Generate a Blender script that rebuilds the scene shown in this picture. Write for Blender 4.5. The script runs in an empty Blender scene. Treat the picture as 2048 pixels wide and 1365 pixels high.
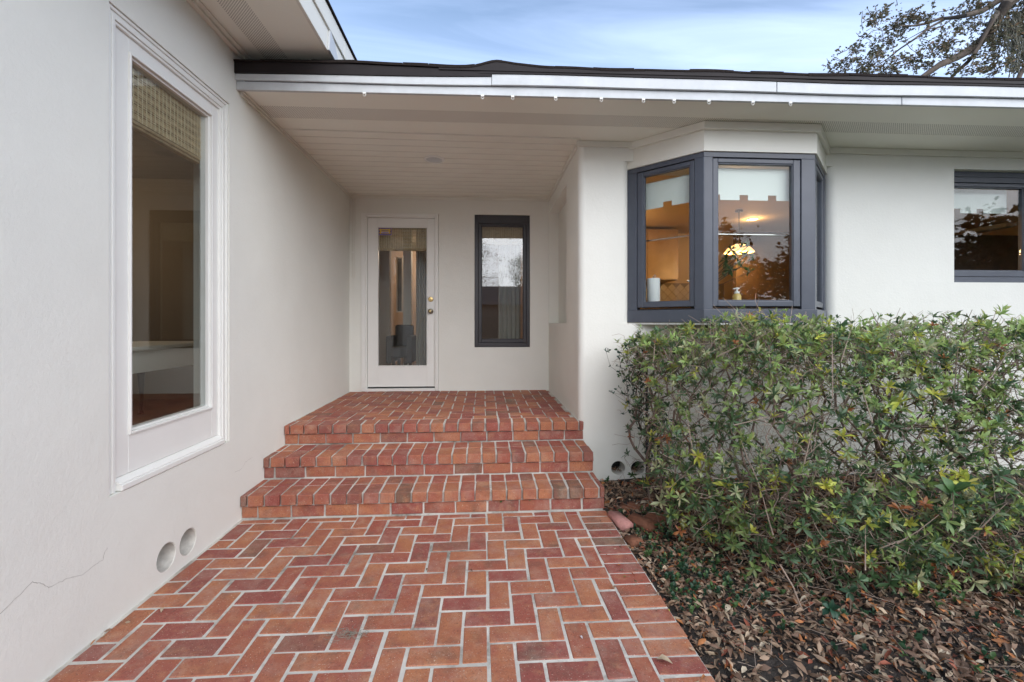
import bpy, bmesh, math, random
import numpy as np
from mathutils import Vector, Matrix
random.seed(7); rng = np.random.default_rng(7)
scn = bpy.context.scene; COL = scn.collection
R = math.radians
# ------------------------------------------------------------------ camera
CH, FOC, YAW = 1.32, 894.0, math.atan(57/894)
cam = bpy.data.cameras.new('camera'); camo = bpy.data.objects.new('camera', cam); COL.objects.link(camo)
camo.location = (0, 0, CH); camo.rotation_euler = (R(90), 0, -YAW)
cam.sensor_width = 36; cam.lens = 36*FOC/2048; cam.shift_y = -37.5/2048
cam.clip_start = 0.02; cam.clip_end = 2000
scn.camera = camo
# ------------------------------------------------------------------ light
SUN_EL, SUN_AZ = R(25), R(27)          # broad soft sun lamp put behind the camera as fill, slightly to the right
sdir = Vector((math.cos(SUN_EL)*math.sin(SUN_AZ), -math.cos(SUN_EL)*math.cos(SUN_AZ), math.sin(SUN_EL)))
sl = bpy.data.lights.new('sun', 'SUN'); sl.energy = 2.75; sl.angle = R(84); sl.color = (1.0, 0.945, 0.87)
so = bpy.data.objects.new('sun', sl); COL.objects.link(so); so.rotation_euler = sdir.to_track_quat('Z', 'Y').to_euler()
so.location = (3, -6, 9)
world = bpy.data.worlds.new('World'); scn.world = world; world.use_nodes = True
wn = world.node_tree; wn.nodes.clear()
def W(t, **k):
    n = wn.nodes.new(t)
    for a, b in k.items(): setattr(n, a, b)
    return n
sky = W('ShaderNodeTexSky', sky_type='NISHITA', sun_disc=False, sun_elevation=SUN_EL, sun_rotation=math.pi - SUN_AZ)
sky.air_density = 1.0; sky.dust_density = 0.2; sky.ozone_density = 1.0
tc = W('ShaderNodeTexCoord'); sep = W('ShaderNodeSeparateXYZ'); wn.links.new(tc.outputs['Generated'], sep.inputs[0])
mz = W('ShaderNodeMath', operation='MAXIMUM'); mz.inputs[1].default_value = 0.06; wn.links.new(sep.outputs['Z'], mz.inputs[0])
dx = W('ShaderNodeMath', operation='DIVIDE'); wn.links.new(sep.outputs['X'], dx.inputs[0]); wn.links.new(mz.outputs[0], dx.inputs[1])
dy = W('ShaderNodeMath', operation='DIVIDE'); wn.links.new(sep.outputs['Y'], dy.inputs[0]); wn.links.new(mz.outputs[0], dy.inputs[1])
cmb = W('ShaderNodeCombineXYZ'); wn.links.new(dx.outputs[0], cmb.inputs[0]); wn.links.new(dy.outputs[0], cmb.inputs[1])
mp = W('ShaderNodeMapping'); mp.inputs['Rotation'].default_value = (0, 0, R(-12)); mp.inputs['Scale'].default_value = (0.55, 2.0, 1); wn.links.new(cmb.outputs[0], mp.inputs[0])
nz = W('ShaderNodeTexNoise'); nz.inputs['Scale'].default_value = 1.1; nz.inputs['Detail'].default_value = 7; nz.inputs['Roughness'].default_value = 0.55; nz.inputs['Distortion'].default_value = 0.9
wn.links.new(mp.outputs[0], nz.inputs['Vector'])
rp = W('ShaderNodeValToRGB'); rp.color_ramp.elements[0].position = 0.40; rp.color_ramp.elements[0].color = (.0, .0, .0, 1); rp.color_ramp.elements[1].position = 0.80; rp.color_ramp.elements[1].color = (.38, .38, .38, 1)
wn.links.new(nz.outputs['Fac'], rp.inputs[0])
hz = W('ShaderNodeMapRange'); hz.inputs['From Min'].default_value = 0.05; hz.inputs['From Max'].default_value = 0.62; hz.inputs['To Min'].default_value = 0.86; hz.inputs['To Max'].default_value = 0.0
wn.links.new(sep.outputs['Z'], hz.inputs['Value'])
ad = W('ShaderNodeMath', operation='ADD', use_clamp=True); wn.links.new(rp.outputs[0], ad.inputs[0]); wn.links.new(hz.outputs[0], ad.inputs[1])
mx = W('ShaderNodeMix', data_type='RGBA'); mx.inputs[7].default_value = (5.6, 6.9, 9.8, 1)
wn.links.new(ad.outputs[0], mx.inputs[0]); wn.links.new(sky.outputs[0], mx.inputs[6])
bg = W('ShaderNodeBackground'); bg.inputs['Strength'].default_value = 0.128; wn.links.new(mx.outputs[2], bg.inputs[0])
wo = W('ShaderNodeOutputWorld'); wn.links.new(bg.outputs[0], wo.inputs[0])
vs = scn.view_settings; vs.view_transform = 'Standard'; vs.look = 'None'; vs.gamma = 1; vs.use_curve_mapping = False; vs.exposure = 0.86
cy = scn.cycles; cy.max_bounces = 10; cy.diffuse_bounces = 7; cy.glossy_bounces = 3; cy.transmission_bounces = 4; cy.transparent_max_bounces = 12
cy.caustics_reflective = False; cy.caustics_refractive = False; cy.use_denoising = True; cy.sample_clamp_indirect = 4

def at(px, py, Y):                       # point of the plane Y=const seen at photo pixel
    a = (px-1024)/FOC; b = (645-py)/FOC; S, C = math.sin(YAW), math.cos(YAW)
    rx, ry = a*C+S, -a*S+C; t = Y/ry
    return Vector((rx*t, Y, CH+b*t))
def atX(px, py, X):
    a = (px-1024)/FOC; b = (645-py)/FOC; S, C = math.sin(YAW), math.cos(YAW)
    rx, ry = a*C+S, -a*S+C; t = X/rx
    return Vector((X, ry*t, CH+b*t))
def atZ(px, py, Z):
    a = (px-1024)/FOC; b = (645-py)/FOC; S, C = math.sin(YAW), math.cos(YAW)
    t = (Z-CH)/b
    return Vector(((a*C+S)*t, (-a*S+C)*t, Z))
# ------------------------------------------------------------------ materials
def mat(name, col, rough=0.6, metal=0, bump=None, var=None, spec=0.5, emit=None, bumps=None):
    """bump=(scale, strength, distance), var=(scale, amount) two-tone colour wear"""
    m = bpy.data.materials.new(name); m.use_nodes = True; nt = m.node_tree; p = nt.nodes['Principled BSDF']
    p.inputs['Base Color'].default_value = (*col, 1); p.inputs['Roughness'].default_value = rough; p.inputs['Metallic'].default_value = metal
    p.inputs['Specular IOR Level'].default_value = spec
    t = nt.nodes.new('ShaderNodeTexCoord')
    if var:
        n = nt.nodes.new('ShaderNodeTexNoise'); n.inputs['Scale'].default_value = var[0]; n.inputs['Detail'].default_value = 6; n.inputs['Roughness'].default_value = .62
        nt.links.new(t.outputs['Object'], n.inputs['Vector'])
        r = nt.nodes.new('ShaderNodeValToRGB'); r.color_ramp.elements[0].position = .3; r.color_ramp.elements[1].position = .72
        a = var[1]; c2 = var[2] if len(var) > 2 else tuple(c*(1-a) for c in col)
        r.color_ramp.elements[0].color = (*c2, 1); r.color_ramp.elements[1].color = (*[min(1, c*(1+a*.35)) for c in col], 1)
        nt.links.new(n.outputs['Fac'], r.inputs[0]); nt.links.new(r.outputs[0], p.inputs['Base Color'])
    prev = None
    for b in (bumps or ([bump] if bump else [])):
        n = nt.nodes.new('ShaderNodeTexNoise'); n.inputs['Scale'].default_value = b[0]; n.inputs['Detail'].default_value = 4
        nt.links.new(t.outputs['Object'], n.inputs['Vector'])
        bn = nt.nodes.new('ShaderNodeBump'); bn.inputs['Strength'].default_value = b[1]; bn.inputs['Distance'].default_value = b[2]
        nt.links.new(n.outputs['Fac'], bn.inputs['Height'])
        if prev: nt.links.new(prev.outputs[0], bn.inputs['Normal'])
        prev = bn
    if prev: nt.links.new(prev.outputs[0], p.inputs['Normal'])
    if emit:
        p.inputs['Emission Color'].default_value = (*emit[0], 1); p.inputs['Emission Strength'].default_value = emit[1]
    return m
M = {}
M['stucco'] = mat('stucco', (.775, .775, .72), .75, bumps=[(1.8, .35, .03), (9, .12, .010), (55, .34, .004), (240, .5, .002)], var=(1.1, .05), spec=.3)
M['white'] = mat('white_paint', (.80, .80, .765), .42, bump=(30, .04, .001), var=(3, .03))
M['trim'] = mat('cream_trim', (.74, .73, .66), .5, bump=(60, .06, .001), var=(4, .04))
M['gutter'] = mat('fascia_paint', (.54, .565, .58), .42, bump=(12, .1, .002), var=(7, .13))
M['frame'] = mat('grey_frame_paint', (.075, .085, .108), .38, bump=(30, .1, .001), var=(6, .14))
M['frame_dark'] = mat('dark_frame_paint', (.035, .032, .036), .4, bump=(30, .15, .001), var=(8, .2))
M['gasket'] = mat('black_gasket', (.01, .01, .012), .5)
M['dripedge'] = mat('dark_drip_edge', (.018, .014, .015), .6, spec=.25, var=(6, .3), bump=(8, .2, .004))
M['shingle'] = mat('asphalt_shingle', (.026, .020, .018), .95, spec=.15, bump=(300, .6, .003), var=(60, .45))
M['brass'] = mat('brass', (.62, .45, .20), .28, 1)
M['brass_dark'] = mat('aged_brass', (.20, .17, .12), .35, 1)
M['chrome'] = mat('chrome', (.75, .75, .75), .15, 1)
M['blackmetal'] = mat('black_metal', (.02, .022, .028), .5, bump=(80, .3, .002))
M['bark'] = mat('bark', (.13, .10, .08), .9, bump=(25, .8, .01), var=(20, .4))
M['oakbark'] = mat('oak_bark', (.10, .078, .062), .9, bump=(6, .8, .04), var=(4, .35))
M['twig'] = mat('azalea_twig', (.24, .17, .135), .8, bump=(90, .5, .002), var=(30, .45))
M['twigpale'] = mat('dry_twig', (.40, .31, .25), .8, var=(30, .3))
M['moss'] = mat('spanish_moss', (.24, .235, .19), .95, var=(9, .3))
M['soil'] = mat('soil', (.045, .036, .030), .95, bumps=[(30, .9, .03), (160, .8, .008)], var=(14, .5))
M['lawn'] = mat('lawn', (.09, .115, .04), .95, bump=(60, .8, .02), var=(2, .3))
M['bamboo'] = mat('bamboo', (.58, .44, .26), .6, var=(25, .35))
M['cord'] = mat('cord', (.75, .66, .46), .8)
M['shade'] = mat('shade_fabric', (.76, .79, .75), .85)
M['paper'] = mat('paper_towel', (.85, .85, .85), .9, bump=(120, .3, .001))
M['int_warm'] = mat('kitchen_wall_paint', (.62, .45, .27), .8, var=(1.5, .06))
M['int_pink'] = mat('hall_wall_paint', (.47, .37, .30), .8, var=(1.5, .06))
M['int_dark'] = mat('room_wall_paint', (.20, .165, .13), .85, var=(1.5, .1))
M['int_ceiling'] = mat('ceiling_paint', (.50, .44, .38), .85, bump=(80, .3, .002))
M['tile'] = mat('backsplash_tile', (.55, .45, .33), .3, var=(9, .12))
M['grout'] = mat('tile_grout', (.25, .19, .13), .9)
M['cabinet'] = mat('cabinet_wood', (.42, .27, .14), .4, var=(6, .2))
M['counter'] = mat('counter_stone', (.28, .25, .22), .25, var=(40, .4))
M['darkwood'] = mat('dark_wood', (.07, .035, .02), .35, var=(10, .35))
M['curtain'] = mat('curtain', (.50, .47, .42), .85, bump=(200, .3, .001))
M['soap'] = mat('amber_soap', (.60, .42, .14), .15)
M['potclay'] = mat('pot_glaze', (.35, .3, .25), .3)
M['lampglow'] = mat('pendant_glass', (.8, .5, .2), .3, emit=((1.0, .50, .16), 1.6))
M['downlight'] = mat('downlight_lens', (.9, .8, .6), .3, emit=((1.0, .82, .55), 12))
M['lens'] = mat('frosted_lens', (.55, .58, .58), .3)
M['pinkbrick'] = mat('painted_pink_brick', (.52, .25, .22), .8, bump=(120, .6, .002), var=(30, .3))
M['looseclay'] = mat('weathered_clay', (.25, .10, .055), .85, bump=(90, .7, .003), var=(16, .5))
M['blue'] = mat('sticker_blue', (.05, .04, .22), .4); M['yellow'] = mat('sticker_yellow', (.62, .42, .05), .4); M['lilac'] = mat('sticker_lilac', (.45, .38, .55), .4)
M['crack'] = mat('crack_line', (.25, .225, .20), .9)
M['hole'] = mat('vent_screen_dark', (.012, .011, .01), .9)  # near-black end discs, standing in for the dark depth of the vents
M['fence'] = mat('fence_wood', (.26, .20, .15), .85, var=(4, .35), bump=(20, .4, .004))
M['nwall'] = mat('neighbour_siding', (.42, .30, .24), .8, var=(6, .2))
M['nroof'] = mat('neighbour_roof', (.10, .105, .12), .85, var=(8, .3))
# perforated soffit sheet
def perforated():
    m = mat('soffit_vinyl', (.84, .835, .75), .5, bump=(5, .1, .004), var=(1.6, .03))
    nt = m.node_tree; p = nt.nodes['Principled BSDF']; t = nt.nodes.new('ShaderNodeTexCoord')
    src = p.inputs['Base Color'].links[0].from_socket
    sx = nt.nodes.new('ShaderNodeSeparateXYZ'); nt.links.new(t.outputs['UV'], sx.inputs[0])
    v = nt.nodes.new('ShaderNodeTexVoronoi'); v.inputs['Scale'].default_value = 1; v.inputs['Randomness'].default_value = 0
    nt.links.new(t.outputs['UV'], v.inputs['Vector'])
    lt = nt.nodes.new('ShaderNodeMath'); lt.operation = 'LESS_THAN'; lt.inputs[1].default_value = .30; nt.links.new(v.outputs['Distance'], lt.inputs[0])
    mx = nt.nodes.new('ShaderNodeMix'); mx.data_type = 'RGBA'; mx.inputs[7].default_value = (.26, .24, .22, 1)
    nt.links.new(lt.outputs[0], mx.inputs[0]); nt.links.new(src, mx.inputs[6]); nt.links.new(mx.outputs[2], p.inputs['Base Color'])
    return m
M['soffit'] = mat('soffit_paint', (.84, .835, .75), .5, bump=(5, .12, .004), var=(1.6, .03))
M['perf'] = perforated()
# glass: thin pane, mirror part grows towards grazing
def glassmat(f0=.05, tint=(.93, .95, .94)):
    m = bpy.data.materials.new('window_glass'); m.use_nodes = True; nt = m.node_tree; nt.nodes.clear()
    lw = nt.nodes.new('ShaderNodeLayerWeight'); lw.inputs['Blend'].default_value = .5
    pw = nt.nodes.new('ShaderNodeMath'); pw.operation = 'POWER'; pw.inputs[1].default_value = 4.5; nt.links.new(lw.outputs['Facing'], pw.inputs[0])
    mr = nt.nodes.new('ShaderNodeMapRange'); mr.inputs['To Min'].default_value = f0; mr.inputs['To Max'].default_value = 1; nt.links.new(pw.outputs[0], mr.inputs['Value'])
    n = nt.nodes.new('ShaderNodeTexNoise'); n.inputs['Scale'].default_value = 3; tcn = nt.nodes.new('ShaderNodeTexCoord'); nt.links.new(tcn.outputs['Object'], n.inputs['Vector'])
    b = nt.nodes.new('ShaderNodeBump'); b.inputs['Strength'].default_value = .05; b.inputs['Distance'].default_value = .02; nt.links.new(n.outputs['Fac'], b.inputs['Height'])
    tr = nt.nodes.new('ShaderNodeBsdfTransparent'); tr.inputs[0].default_value = (*tint, 1)
    gl = nt.nodes.new('ShaderNodeBsdfGlossy'); gl.inputs['Roughness'].default_value = .012; 
    mx = nt.nodes.new('ShaderNodeMixShader'); nt.links.new(mr.outputs[0], mx.inputs[0]); nt.links.new(tr.outputs[0], mx.inputs[1]); nt.links.new(gl.outputs[0], mx.inputs[2])
    o = nt.nodes.new('ShaderNodeOutputMaterial'); nt.links.new(mx.outputs[0], o.inputs[0]); return m
M['glass'] = glassmat(.022)
M['glass2'] = glassmat(.095); M['glass3'] = glassmat(.05)
# brick: colour of each brick from its own random number, fired grain, specks, stained edges
def brickmat():
    m = bpy.data.materials.new('clay_brick'); m.use_nodes = True; nt = m.node_tree; p = nt.nodes['Principled BSDF']
    p.inputs['Roughness'].default_value = .72; p.inputs['Specular IOR Level'].default_value = .35
    oi = nt.nodes.new('ShaderNodeObjectInfo'); t = nt.nodes.new('ShaderNodeTexCoord'); L = nt.links.new
    r = nt.nodes.new('ShaderNodeValToRGB'); r.color_ramp.interpolation = 'LINEAR'
    cs = [(0, (.36, .125, .062)), (.22, (.40, .145, .075)), (.42, (.33, .105, .06)), (.60, (.30, .080, .055)), (.76, (.25, .062, .052)), (.93, (.23, .068, .055)), (.975, (.20, .095, .065)), (1, (.15, .085, .06))]
    e = r.color_ramp.elements
    e[0].position = 0; e[0].color = (*cs[0][1], 1); e[1].position = 1; e[1].color = (*cs[-1][1], 1)
    for q, c in cs[1:-1]: x = e.new(q); x.color = (*c, 1)
    L(oi.outputs['Random'], r.inputs[0])
    off = nt.nodes.new('ShaderNodeVectorMath'); off.operation = 'MULTIPLY_ADD'; off.inputs[1].default_value = (1, 1, 1)
    sc = nt.nodes.new('ShaderNodeVectorMath'); sc.operation = 'SCALE'; sc.inputs[0].default_value = (37, 91, 53); L(oi.outputs['Random'], sc.inputs['Scale'])
    L(t.outputs['Object'], off.inputs[0]); L(sc.outputs[0], off.inputs[2])
    def noise(s, d=4, rough=.6):
        n = nt.nodes.new('ShaderNodeTexNoise'); n.inputs['Scale'].default_value = s; n.inputs['Detail'].default_value = d; n.inputs['Roughness'].default_value = rough; L(off.outputs[0], n.inputs['Vector']); return n
    def ramp(n, a, b, c0, c1):
        q = nt.nodes.new('ShaderNodeMapRange'); q.inputs['From Min'].default_value = a; q.inputs['From Max'].default_value = b; q.inputs['To Min'].default_value = c0; q.inputs['To Max'].default_value = c1
        L(n.outputs['Fac'], q.inputs['Value']); return q
    def mix(fac, a, col, mode='MIX'):
        q = nt.nodes.new('ShaderNodeMix'); q.data_type = 'RGBA'; q.blend_type = mode; L(fac.outputs[0], q.inputs[0]); L(a, q.inputs[6]); q.inputs[7].default_value = (*col, 1); return q.outputs[2]
    c = r.outputs[0]
    c = mix(ramp(noise(9), .38, .68, 0, .6), c, (.27, .07, .06))
    c = mix(ramp(noise(14, 3), .52, .75, 0, .55), c, (.42, .18, .10))
    c = mix(ramp(noise(5, 5), .55, .78, 0, .8), c, (.12, .07, .055))
    c = mix(ramp(noise(120, 4, .75), .56, .66, 0, .75), c, (.10, .038, .03))
    c = mix(ramp(noise(190, 2), .66, .72, 0, .8), c, (.62, .52, .45))
    c = mix(ramp(noise(45, 5, .7), .52, .70, 0, .35), c, (.16, .055, .04))
    c = mix(ramp(noise(6, 7, .75), .48, .72, 0, .32), c, (.48, .35, .29))
    g_ = nt.nodes.new('ShaderNodeMix'); g_.data_type = 'RGBA'; g_.blend_type = 'MULTIPLY'; g_.inputs[0].default_value = 1; g_.inputs[7].default_value = (1.08, 1.20, 1.15, 1); L(c, g_.inputs[6]); L(g_.outputs[2], p.inputs['Base Color'])
    b = nt.nodes.new('ShaderNodeBump'); b.inputs['Strength'].default_value = .8; b.inputs['Distance'].default_value = .003; L(noise(110, 5, .7).outputs['Fac'], b.inputs['Height'])
    b2 = nt.nodes.new('ShaderNodeBump'); b2.inputs['Strength'].default_value = .35; b2.inputs['Distance'].default_value = .006; L(noise(18, 3).outputs['Fac'], b2.inputs['Height']); L(b.outputs[0], b2.inputs['Normal'])
    L(b2.outputs[0], p.inputs['Normal']); return m
M['brick'] = brickmat()
def mortarmat():
    m = mat('mortar', (.61, .59, .54), .9, bumps=[(70, .6, .004), (260, .5, .0015)], var=(3.2, .35)); nt = m.node_tree; p = nt.nodes['Principled BSDF']; L = nt.links.new
    src = p.inputs['Base Color'].links[0].from_socket; t = nt.nodes.new('ShaderNodeTexCoord')
    n = nt.nodes.new('ShaderNodeTexNoise'); n.inputs['Scale'].default_value = 2.6; n.inputs['Detail'].default_value = 8; n.inputs['Roughness'].default_value = .75; L(t.outputs['Object'], n.inputs['Vector'])
    q = nt.nodes.new('ShaderNodeMapRange'); q.inputs['From Min'].default_value = .50; q.inputs['From Max'].default_value = .66; L(n.outputs['Fac'], q.inputs['Value']); q.inputs['To Max'].default_value = .8
    x = nt.nodes.new('ShaderNodeMix'); x.data_type = 'RGBA'; x.inputs[7].default_value = (.10, .08, .055, 1); L(q.outputs[0], x.inputs[0]); L(src, x.inputs[6]); L(x.outputs[2], p.inputs['Base Color']); return m
M['mortar'] = mortarmat()
# foliage: colour from the mesh's own 'tint' attribute
def leafmat(name, rough=.42, transl=.3):
    m = bpy.data.materials.new(name); m.use_nodes = True; nt = m.node_tree; p = nt.nodes['Principled BSDF']; L = nt.links.new
    a = nt.nodes.new('ShaderNodeAttribute'); a.attribute_name = 'tint'
    t = nt.nodes.new('ShaderNodeTexCoord'); n = nt.nodes.new('ShaderNodeTexNoise'); n.inputs['Scale'].default_value = 60; L(t.outputs['Object'], n.inputs['Vector'])
    hs = nt.nodes.new('ShaderNodeHueSaturation'); L(a.outputs['Color'], hs.inputs['Color'])
    q = nt.nodes.new('ShaderNodeMapRange'); q.inputs['To Min'].default_value = .7; q.inputs['To Max'].default_value = 1.3; L(n.outputs['Fac'], q.inputs['Value']); L(q.outputs[0], hs.inputs['Value'])
    L(hs.outputs[0], p.inputs['Base Color']); p.inputs['Roughness'].default_value = rough
    tr = nt.nodes.new('ShaderNodeBsdfTranslucent'); L(hs.outputs[0], tr.inputs[0]); mx = nt.nodes.new('ShaderNodeMixShader'); mx.inputs[0].default_value = transl
    L(p.outputs[0], mx.inputs[1]); L(tr.outputs[0], mx.inputs[2]); L(mx.outputs[0], nt.nodes['Material Output'].inputs[0]); return m
M['leaf'] = leafmat('green_leaf', .42, .42); M['litter'] = leafmat('dead_leaf', .7, .12)
# ------------------------------------------------------------------ object helpers
def tag(o, label=None, cat=None, group=None, kind=None):
    if label: o['label'] = label
    if cat: o['category'] = cat
    if group: o['group'] = group
    if kind: o['kind'] = kind
    return o
def empty(name, loc=(0, 0, 0), rz=0, parent=None):
    o = bpy.data.objects.new(name, None); COL.objects.link(o); o.location = loc; o.rotation_euler = (0, 0, rz); o.empty_display_size = .1
    if parent: o.parent = parent
    return o
def link(name, me, m=None, parent=None, loc=None, rz=0):
    o = bpy.data.objects.new(name, me); COL.objects.link(o)
    if m and not me.materials: me.materials.append(m)
    if parent: o.parent = parent
    if loc is not None: o.location = loc
    if rz: o.rotation_euler = (0, 0, rz)
    return o
class MB:
    def __init__(s): s.v = []; s.f = []; s.uv = None
    def box(s, x0, x1, y0, y1, z0, z1):
        b = len(s.v); s.v += [(x0, y0, z0), (x1, y0, z0), (x1, y1, z0), (x0, y1, z0), (x0, y0, z1), (x1, y0, z1), (x1, y1, z1), (x0, y1, z1)]
        s.f += [tuple(b+i for i in q) for q in ((0, 3, 2, 1), (4, 5, 6, 7), (0, 1, 5, 4), (1, 2, 6, 5), (2, 3, 7, 6), (3, 0, 4, 7))]; return s
    def prism(s, poly, z0, z1):
        n = len(poly); b = len(s.v); s.v += [(p[0], p[1], z0) for p in poly] + [(p[0], p[1], z1) for p in poly]
        s.f.append(tuple(b+i for i in reversed(range(n)))); s.f.append(tuple(b+n+i for i in range(n)))
        for i in range(n): j = (i+1) % n; s.f.append((b+i, b+j, b+n+j, b+n+i))
        return s
    def tube(s, pts, rad, n=8, cap=True):
        pts = [Vector(p) for p in pts]; b0 = len(s.v); m = len(pts)
        rad = rad if isinstance(rad, (list, tuple)) else [rad]*m
        up = Vector((0, 0, 1))
        for i, p in enumerate(pts):
            d = (pts[min(i+1, m-1)]-pts[max(i-1, 0)]).normalized()
            a = d.cross(up if abs(d.z) < .95 else Vector((0, 1, 0))).normalized(); c = d.cross(a)
            for k in range(n):
                t = 2*math.pi*k/n; s.v.append(tuple(p + (a*math.cos(t)+c*math.sin(t))*rad[i]))
        for i in range(m-1):
            for k in range(n):
                q = (k+1) % n; s.f.append((b0+i*n+k, b0+i*n+q, b0+(i+1)*n+q, b0+(i+1)*n+k))
        if cap: s.f.append(tuple(b0+k for k in reversed(range(n)))); s.f.append(tuple(b0+(m-1)*n+k for k in range(n)))
        return s
    def lathe(s, prof, c=(0, 0, 0), n=20, axis='Z'):
        b0 = len(s.v); m = len(prof)
        for r_, z in prof:
            for k in range(n):
                t = 2*math.pi*k/n; x, y = r_*math.cos(t), r_*math.sin(t)
                if axis == 'Z': s.v.append((c[0]+x, c[1]+y, c[2]+z))
                elif axis == 'Y': s.v.append((c[0]+x, c[1]-z, c[2]+y))
                else: s.v.append((c[0]+z, c[1]+x, c[2]+y))
        for i in range(m-1):
            for k in range(n):
                q = (k+1) % n; s.f.append((b0+i*n+k, b0+i*n+q, b0+(i+1)*n+q, b0+(i+1)*n+k))
        s.f.append(tuple(b0+k for k in reversed(range(n)))); s.f.append(tuple(b0+(m-1)*n+k for k in range(n))); return s
    def ring(s, o, i, y0, y1):            # rectangular ring in the local XZ plane; o/i=(x0,x1,z0,z1)
        s.box(o[0], i[0], y0, y1, o[2], o[3]); s.box(i[1], o[1], y0, y1, o[2], o[3])
        s.box(i[0], i[1], y0, y1, o[2], i[2]); s.box(i[0], i[1], y0, y1, i[3], o[3]); return s
    def build(s, name, m, parent=None, loc=None, rz=0, smooth=False, bevel=0, kind=None):
        me = bpy.data.meshes.new(name); me.from_pydata(s.v, [], s.f)
        bm = bmesh.new(); bm.from_mesh(me); bmesh.ops.recalc_face_normals(bm, faces=bm.faces); bm.to_mesh(me); bm.free()
        if smooth: me.shade_smooth()
        o = link(name, me, m, parent, loc, rz)
        if smooth:
            try: me.set_sharp_from_angle(angle=R(40))
            except Exception: pass
        if bevel:
            b = o.modifiers.new('bevel', 'BEVEL'); b.width = bevel; b.segments = 2; b.limit_method = 'ANGLE'; b.angle_limit = R(40)
        if kind: o['kind'] = kind
        return o
def arc(cx, cy, r, a0, a1, n=6): return [(cx+r*math.cos(R(a0+(a1-a0)*i/n)), cy+r*math.sin(R(a0+(a1-a0)*i/n))) for i in range(n+1)]
def cut(o, cutters):                      # apply boolean holes and drop the cutters
    for c in cutters:
        b = o.modifiers.new('hole', 'BOOLEAN'); b.object = c; b.operation = 'DIFFERENCE'; b.solver = 'EXACT'
    dg = bpy.context.evaluated_depsgraph_get(); me = bpy.data.meshes.new_from_object(o.evaluated_get(dg))
    o.modifiers.clear(); old = o.data; o.data = me; bpy.data.meshes.remove(old)
    for c in cutters: bpy.data.objects.remove(c)
# ------------------------------------------------------------------ setting: ground
WX, PX, FY, BY, FZ, SZ = -1.62, .81, 3.76, 5.53, .48, 2.86   # left wall, porch side wall, facade, porch back wall, porch floor, soffit
g = MB()
g.v = [(-300, -300, -.12), (300, -300, -.12), (300, 300, -.12), (-300, 300, -.12)]; g.f = [(0, 1, 2, 3)]
g.build('lawn', M['lawn'], kind='structure')
g = MB(); g.box(-9, 16, -9.2, -2.7, -.3, -.06); g.build('bounce_slab', mat('pale_bounce', (.50, .48, .44), .85, bump=(40, .4, .004), var=(1.5, .15)), kind='structure')  # unseen pale slab added to bounce light up under the eaves
N = 90; bx0, bx1, by0, by1 = .84, 7.2, -1.0, 3.8
vv = []; ff = []
for j in range(N+1):
    for i in range(N+1):
        x = bx0+(bx1-bx0)*i/N; y = by0+(by1-by0)*j/N
        z = -.035+.02*math.sin(x*3.1+1)*math.cos(y*2.7)+.012*math.sin(x*9+y*7)+random.uniform(-.006, .006)
        if i == 0: z = -.05
        if i == N or j == 0: z = -.13
        vv.append((x, y, z))
for j in range(N):
    for i in range(N): a = j*(N+1)+i; ff.append((a, a+1, a+N+2, a+N+1))
g = MB(); g.v = vv; g.f = ff; g.build('garden_bed', M['soil'], smooth=True, kind='structure')
def bedz(x, y): return -.035+.02*math.sin(x*3.1+1)*math.cos(y*2.7)+.012*math.sin(x*9+y*7)
# ------------------------------------------------------------------ bricks
BR = {}
def brick_mesh(sx, sy, sz):
    k = (round(sx, 3), round(sy, 3), round(sz, 3)); lst = BR.setdefault(k, [])
    if len(lst) < 9:
        bm = bmesh.new(); bmesh.ops.create_cube(bm, size=1)
        for v in bm.verts:
            v.co.x *= sx; v.co.y *= sy; v.co.z *= sz
            v.co += Vector((random.uniform(-1, 1), random.uniform(-1, 1), random.uniform(-1, 1)*.28))*.0030
        bmesh.ops.bevel(bm, geom=list(bm.edges), offset=.0032, segments=1, affect='EDGES')
        me = bpy.data.meshes.new('brick'); bm.to_mesh(me); bm.free(); me.materials.append(M['brick']); lst.append(me); return me
    return random.choice(lst)
def brick(parent, cx, cy, cz, sx, sy, sz, tilt=.0035, rz=.012):
    if min(sx, sy) < .018: return
    o = bpy.data.objects.new('brick', brick_mesh(sx, sy, sz)); COL.objects.link(o); o.parent = parent
    o.location = (cx+random.uniform(-1, 1)*.0022, cy+random.uniform(-1, 1)*.0022, cz+random.uniform(-1, 1)*.0013)
    o.rotation_euler = (random.uniform(-tilt, tilt), random.uniform(-tilt, tilt), random.uniform(-rz, rz)+random.choice((0, math.pi)))
    return o
def herring(x0, x1, y0, y1, z, mod, phase, jw=.0125):
    """cells of a herringbone clipped to a rectangle -> (cx, cy, sx, sy)"""
    out = []; nx = int((x1-x0)/mod)+4; ny = int((y1-y0)/mod)+4
    for i in range(-3, nx):
        for j in range(-3, ny):
            k = (i+j+phase) % 4
            if k == 0: a, b, c, d = i, i+2, j, j+1
            elif k == 2: a, b, c, d = i, i+1, j, j+2
            else: continue
            a, b, c, d = x0+a*mod, x0+b*mod, y0+c*mod, y0+d*mod
            a = max(a, x0); b = min(b, x1); c = max(c, y0); d = min(d, y1)
            if b-a < .03 or d-c < .03: continue
            out.append(((a+b)/2, (c+d)/2, b-a-jw, d-c-jw))
    return out
H = .058
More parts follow.
